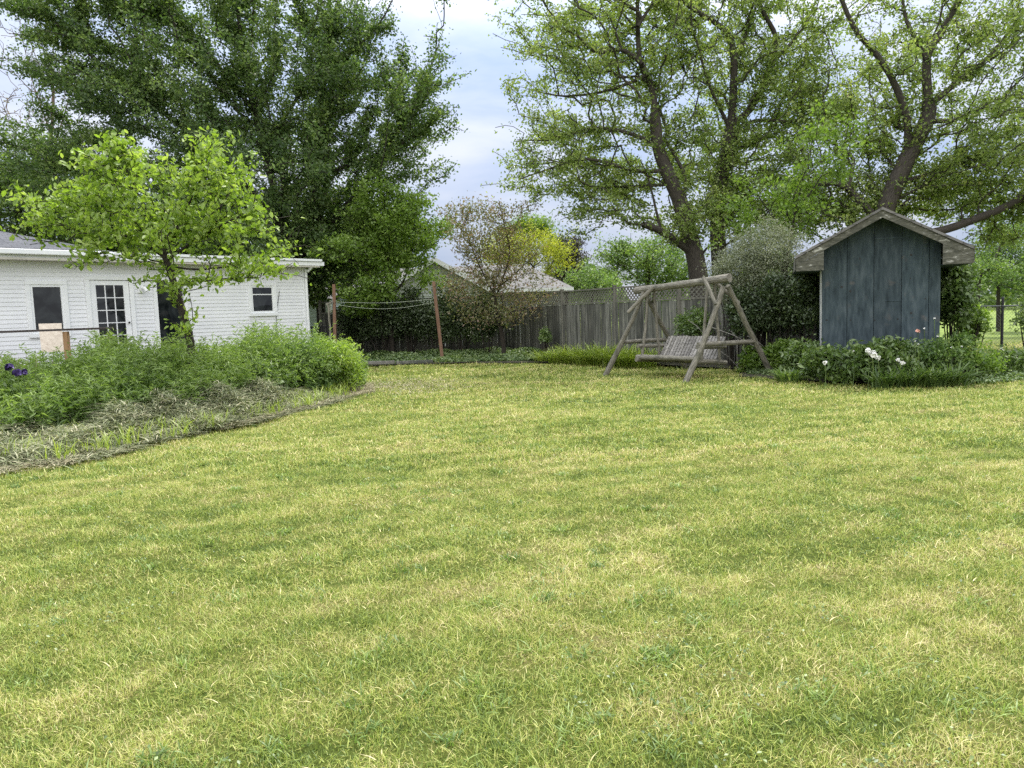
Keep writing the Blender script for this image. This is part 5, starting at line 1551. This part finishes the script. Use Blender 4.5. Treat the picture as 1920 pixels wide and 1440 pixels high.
make_tree('dark_tree', 'small round dark maroon tree beyond the neighbouring roof', 'tree', 62,
    [(1062, 590), (1062, 540), (1062, 500)], 0.2, 0.1, [], [(1062, 472, 30, 32, 62, 1.6, 2), (1062, 510, 26, 30, 62, 1.4, 1)], 260, 50, 0.26, 0.18, 'leaf_darkred', 'bark_dark', rtip=0.01, step=0.6, clus=6, csig=0.5)
make_tree('pale_tree', 'light green rounded tree low behind the fence lattice', 'tree', 47,
    [(1110, 590), (1110, 550), (1112, 530)], 0.12, 0.08, [], [(1110, 528, 42, 24, 47, 1.4, 1)], 150, 40, 0.22, 0.15, 'leaf_weed', 'bark_dark', rtip=0.01, step=0.6, clus=6, csig=0.45)
make_tree('pale_tree', 'light yellowish-green tree left of the big leaning trunk', 'tree', 40,
    [(1215, 590), (1215, 530), (1215, 480)], 0.16, 0.1, [([(1215, 500), (1180, 470), (1165, 450)], .05, .02, 0)], [(1220, 485, 78, 50, 40, 2.2, 2), (1160, 480, 30, 30, 40, 1.2, .5), (1265, 520, 60, 30, 39, 1.5, .8)], 460, 30, 0.22, 0.14, 'leaf_weed', 'bark_dark', rtip=0.01, step=0.5, clus=7, csig=0.5, back=1)

# three big sparse trees at the right
make_tree('big_tree', 'tall sparse tree with a leaning trunk and broken low limb behind the swing', 'tree', 25,
    [(1318, 600), (1312, 540), (1305, 490), (1290, 430), (1272, 370), (1250, 320), (1234, 275), (1228, 215)], 0.34, 0.17,
    [([(1302, 478), (1265, 450), (1235, 432), (1207, 421)], 0.13, 0.10, -0.9), ([(1240, 436), (1228, 385), (1214, 330), (1200, 300)], 0.05, 0.015, -0.2),
     ([(1228, 220), (1222, 160), (1200, 112), (1196, 50), (1195, -40)], 0.12, 0.05, 0.5), ([(1202, 118), (1165, 93), (1118, 98), (1085, 70), (1050, 50)], 0.08, 0.02, -0.8),
     ([(1234, 275), (1180, 250), (1110, 240), (1040, 262), (970, 262)], 0.07, 0.015, 0.5), ([(1250, 320), (1190, 320), (1100, 298), (1020, 320), (975, 335)], 0.07, 0.015, -0.8),
     ([(1262, 345), (1180, 350), (1100, 350), (1040, 345)], 0.05, 0.012, 1.5), ([(1196, 50), (1240, -20), (1290, -80)], 0.06, 0.02, 1), ([(1215, 140), (1140, 170), (1060, 180), (1000, 170)], 0.06, 0.015, 1.5),
     ([(1195, 20), (1130, -10), (1060, -20), (1010, -60)], 0.06, 0.015, -1)],
    [(1120, 190, 185, 150, 26, 3.6, 2.4), (1060, 290, 135, 78, 25.6, 2.8, 1.2), (1200, 60, 210, 130, 26, 3.5, 2), (1230, 330, 170, 110, 26.4, 2.8, 2.0), (1060, 40, 105, 110, 25, 2.6, .8), (1190, -90, 260, 120, 25, 3.5, 1.2), (1130, 395, 70, 50, 24.6, 1.4, .3), (1300, 420, 70, 50, 25, 1.4, .5)],
    2400, 23, 0.14, 0.112, 'leaf_big', 'bark_grey', rtip=0.0085, alpha=0.3, along=0.5, jit=0.3, clus=8, csig=0.42, back=1)
make_tree('big_tree', 'tall sparse tree with an upright forked stem in the middle of the group', 'tree', 27,
    [(1352, 600), (1350, 520), (1346, 420), (1352, 340), (1365, 270), (1370, 240)], 0.3, 0.2,
    [([(1370, 240), (1376, 150), (1372, 80), (1345, 45), (1290, 10), (1240, -40)], 0.14, 0.05, -1), ([(1370, 235), (1410, 200), (1445, 120), (1455, 70), (1425, 10), (1410, -60)], 0.13, 0.05, 0.8),
     ([(1374, 130), (1400, 60), (1430, -20)], 0.09, 0.03, 0.5), ([(1368, 240), (1330, 160), (1310, 90)], 0.07, 0.03, -0.6), ([(1372, 245), (1420, 226), (1480, 228), (1540, 222)], 0.08, 0.03, -1), ([(1446, 120), (1500, 60), (1530, 0)], 0.07, 0.02, 1),
     ([(1360, 290), (1440, 258), (1480, 262), (1500, 250)], 0.06, 0.02, 1)],
    [(1400, 130, 170, 150, 28.5, 3.6, 2.4), (1380, 300, 150, 95, 28.5, 3, 1.8), (1470, 20, 180, 120, 28.2, 3.4, 1.5), (1320, -30, 190, 120, 27, 3.4, 1.2), (1430, 390, 110, 70, 26.6, 2.2, 1.3), (1500, 200, 110, 90, 27, 2.4, 1)],
    2200, 24, 0.15, 0.12, 'leaf_big', 'bark_grey', rtip=0.0085, alpha=0.3, along=0.5, jit=0.3, clus=8, csig=0.42, back=1)
make_tree('big_tree', 'tall sparse tree behind the shed with a heavy limb reaching right', 'tree', 23,
    [(1655, 600), (1648, 500), (1650, 430), (1668, 370), (1700, 300), (1738, 225), (1741, 190)], 0.33, 0.19,
    [([(1741, 190), (1738, 110), (1765, 60), (1792, 10), (1815, -60)], 0.13, 0.06, 0.5), ([(1700, 300), (1700, 220), (1660, 125), (1600, 50), (1565, -40)], 0.12, 0.05, -0.8),
     ([(1650, 430), (1720, 440), (1780, 428), (1835, 408), (1890, 385), (1960, 345), (2040, 320)], 0.13, 0.09, -1.2), ([(1652, 420), (1610, 375), (1575, 345), (1535, 344), (1500, 352), (1478, 385)], 0.12, 0.05, 0.6),
     ([(1741, 200), (1800, 150), (1860, 100), (1920, 20)], 0.09, 0.03, 0.5), ([(1738, 225), (1790, 225), (1860, 190), (1940, 170)], 0.07, 0.03, -0.5), ([(1590, 355), (1600, 300), (1580, 270), (1620, 230)], 0.06, 0.02, 0.3),
     ([(1680, 345), (1760, 320), (1840, 290), (1930, 270)], 0.07, 0.02, 1), ([(1738, 110), (1700, 40), (1690, -30)], 0.08, 0.03, 0.6)],
    [(1700, 110, 200, 150, 24.2, 3.4, 2.2), (1840, 240, 170, 140, 23, 3, 2.0), (1590, 250, 130, 120, 24.6, 2.4, 1.5), (1560, 390, 120, 62, 24.6, 2.0, 1.5), (1830, 350, 110, 50, 24, 1.8, 0.9), (1880, 60, 150, 150, 23, 3, 1.3), (1700, 360, 190, 60, 24.4, 2, 2.0), (1760, -80, 230, 100, 23, 3.2, 1.0), (1890, 400, 80, 60, 23.5, 1.6, .5), (1960, 260, 110, 160, 23, 2.4, 1)],
    3200, 24, 0.14, 0.108, 'leaf_big', 'bark_grey', rtip=0.008, alpha=0.3, along=0.5, jit=0.3, clus=8, csig=0.4, back=1)
# fresh bright sapling between the big trees
make_tree('sapling', 'bright fresh green sapling with drooping leaves left of the shed roof', 'tree', 20.5,
    [(1468, 600), (1475, 500), (1490, 400), (1510, 320)], 0.05, 0.02,
    [([(1480, 450), (1430, 380), (1400, 340)], 0.02, 0.006, 0), ([(1490, 400), (1540, 330), (1575, 250)], 0.02, 0.006, .4)],
    [(1530, 280, 78, 62, 20.5, 1.3, 1.5), (1440, 400, 88, 68, 20.5, 1.3, 1.6), (1500, 350, 65, 50, 20.5, 1.1, 1)],
    240, 20, 0.13, 0.11, 'leaf_bright', 'bark_dark', rtip=0.005, step=0.3, droop=.6, clus=6, csig=0.28)
# trees far right behind the field, left-edge trees
make_tree('field_tree', 'thin blue-green tree beyond the field right of the shed', 'tree', 34,
    [(1872, 590), (1872, 520), (1875, 460), (1878, 400)], 0.09, 0.04, [([(1872, 540), (1895, 480), (1905, 430)], .04, .015, 0)], [(1875, 460, 55, 70, 34, 1.6, 2), (1910, 510, 45, 32, 33, 1.4, 1)], 260, 26, 0.2, 0.12, 'leaf_maple', 'bark_dark', rtip=0.008, clus=6, csig=0.45)
make_tree('field_tree', 'pale green low tree right of the shed eave', 'tree', 30,
    [(1832, 590), (1835, 540), (1840, 500)], 0.08, 0.04, [], [(1850, 512, 36, 22, 30, 1.2, 1), (1915, 430, 45, 38, 31, 1.4, 1)], 140, 30, 0.2, 0.11, 'leaf_weed', 'bark_dark', rtip=0.008, clus=6, csig=0.4)
make_tree('bare_tree', 'bare tall thin-branched tree at the upper left', 'tree', 40,
    [(60, 590), (70, 450), (90, 300), (100, 200), (95, 110)], 0.13, 0.05,
    [([(95, 250), (60, 150), (40, 60)], .04, .012, 0), ([(92, 300), (130, 180), (140, 90)], .04, .012, 1), ([(90, 320), (30, 250), (0, 180)], .04, .012, -1)],
    [(75, 130, 90, 130, 40, 2.5, 1), (30, 230, 60, 80, 40, 2, .5)], 420, 1.5, 0.2, 0.1, 'leaf_purple', 'bark_tan', rtip=0.012, step=0.5, jit=0.2)
make_tree('background_tree', 'dark green tree behind the dark-shingled roof at left', 'tree', 36,
    [(30, 590), (35, 500), (45, 420)], 0.2, 0.12,
    [([(45, 420), (20, 330), (10, 250)], .08, .02, 0), ([(45, 430), (110, 370), (150, 330)], .08, .02, 0)],
    [(60, 320, 110, 70, 36, 3, 1.2), (0, 380, 90, 60, 36, 2.5, 1), (110, 380, 110, 80, 36, 2.5, 1.4), (-70, 330, 90, 90, 36, 3, .8), (20, 440, 120, 40, 36, 2, .5)],
    620, 34, 0.36, 0.17, 'leaf_maple', 'bark_dark', rtip=0.012, step=0.6)
for px, Y_, rx, ry, lab in ((200, 44, 130, 90, 'dark tree low behind the roof of the white house'), (370, 42, 130, 95, 'dark tree behind the low white roof edge'), (690, 50, 110, 75, 'shaded green tree behind the bungalow')):
    make_tree('background_tree', lab, 'tree', Y_, [(px, 590), (px, 520), (px + 5, 470)], 0.2, 0.12, [], [(px, 450, rx, ry, Y_, 3, 1)], 300, 60, 0.45, 0.22, 'leaf_maple', 'bark_dark', rtip=0.014, step=0.7, group='dark trees behind the house')

# far wood on the horizon
def far_wood():
    parts = []
    n = 60000
    a_ = RNG.uniform(R(-48), R(48), n); d_ = RNG.uniform(95, 125, n)
    hmax = 5.2 + 2.0 * np.sin(a_ * 23) + 1.3 * np.sin(a_ * 61 + 1) + 0.8 * np.sin(a_ * 151)
    z = hmax * RNG.random(n) ** 0.6
    pts = np.stack([np.sin(a_) * d_, np.cos(a_) * d_, z], 1)
    v, f, r = leaf_arrays(pts, RNG.uniform(0.35, 0.9, n), 0.8, 0.4, 0.1)
    tag(np_mesh('far_wood', v, f, M['leaf_mid'], rnd=r), 'distant band of green woodland along the horizon', 'wood', kind='stuff')
far_wood()
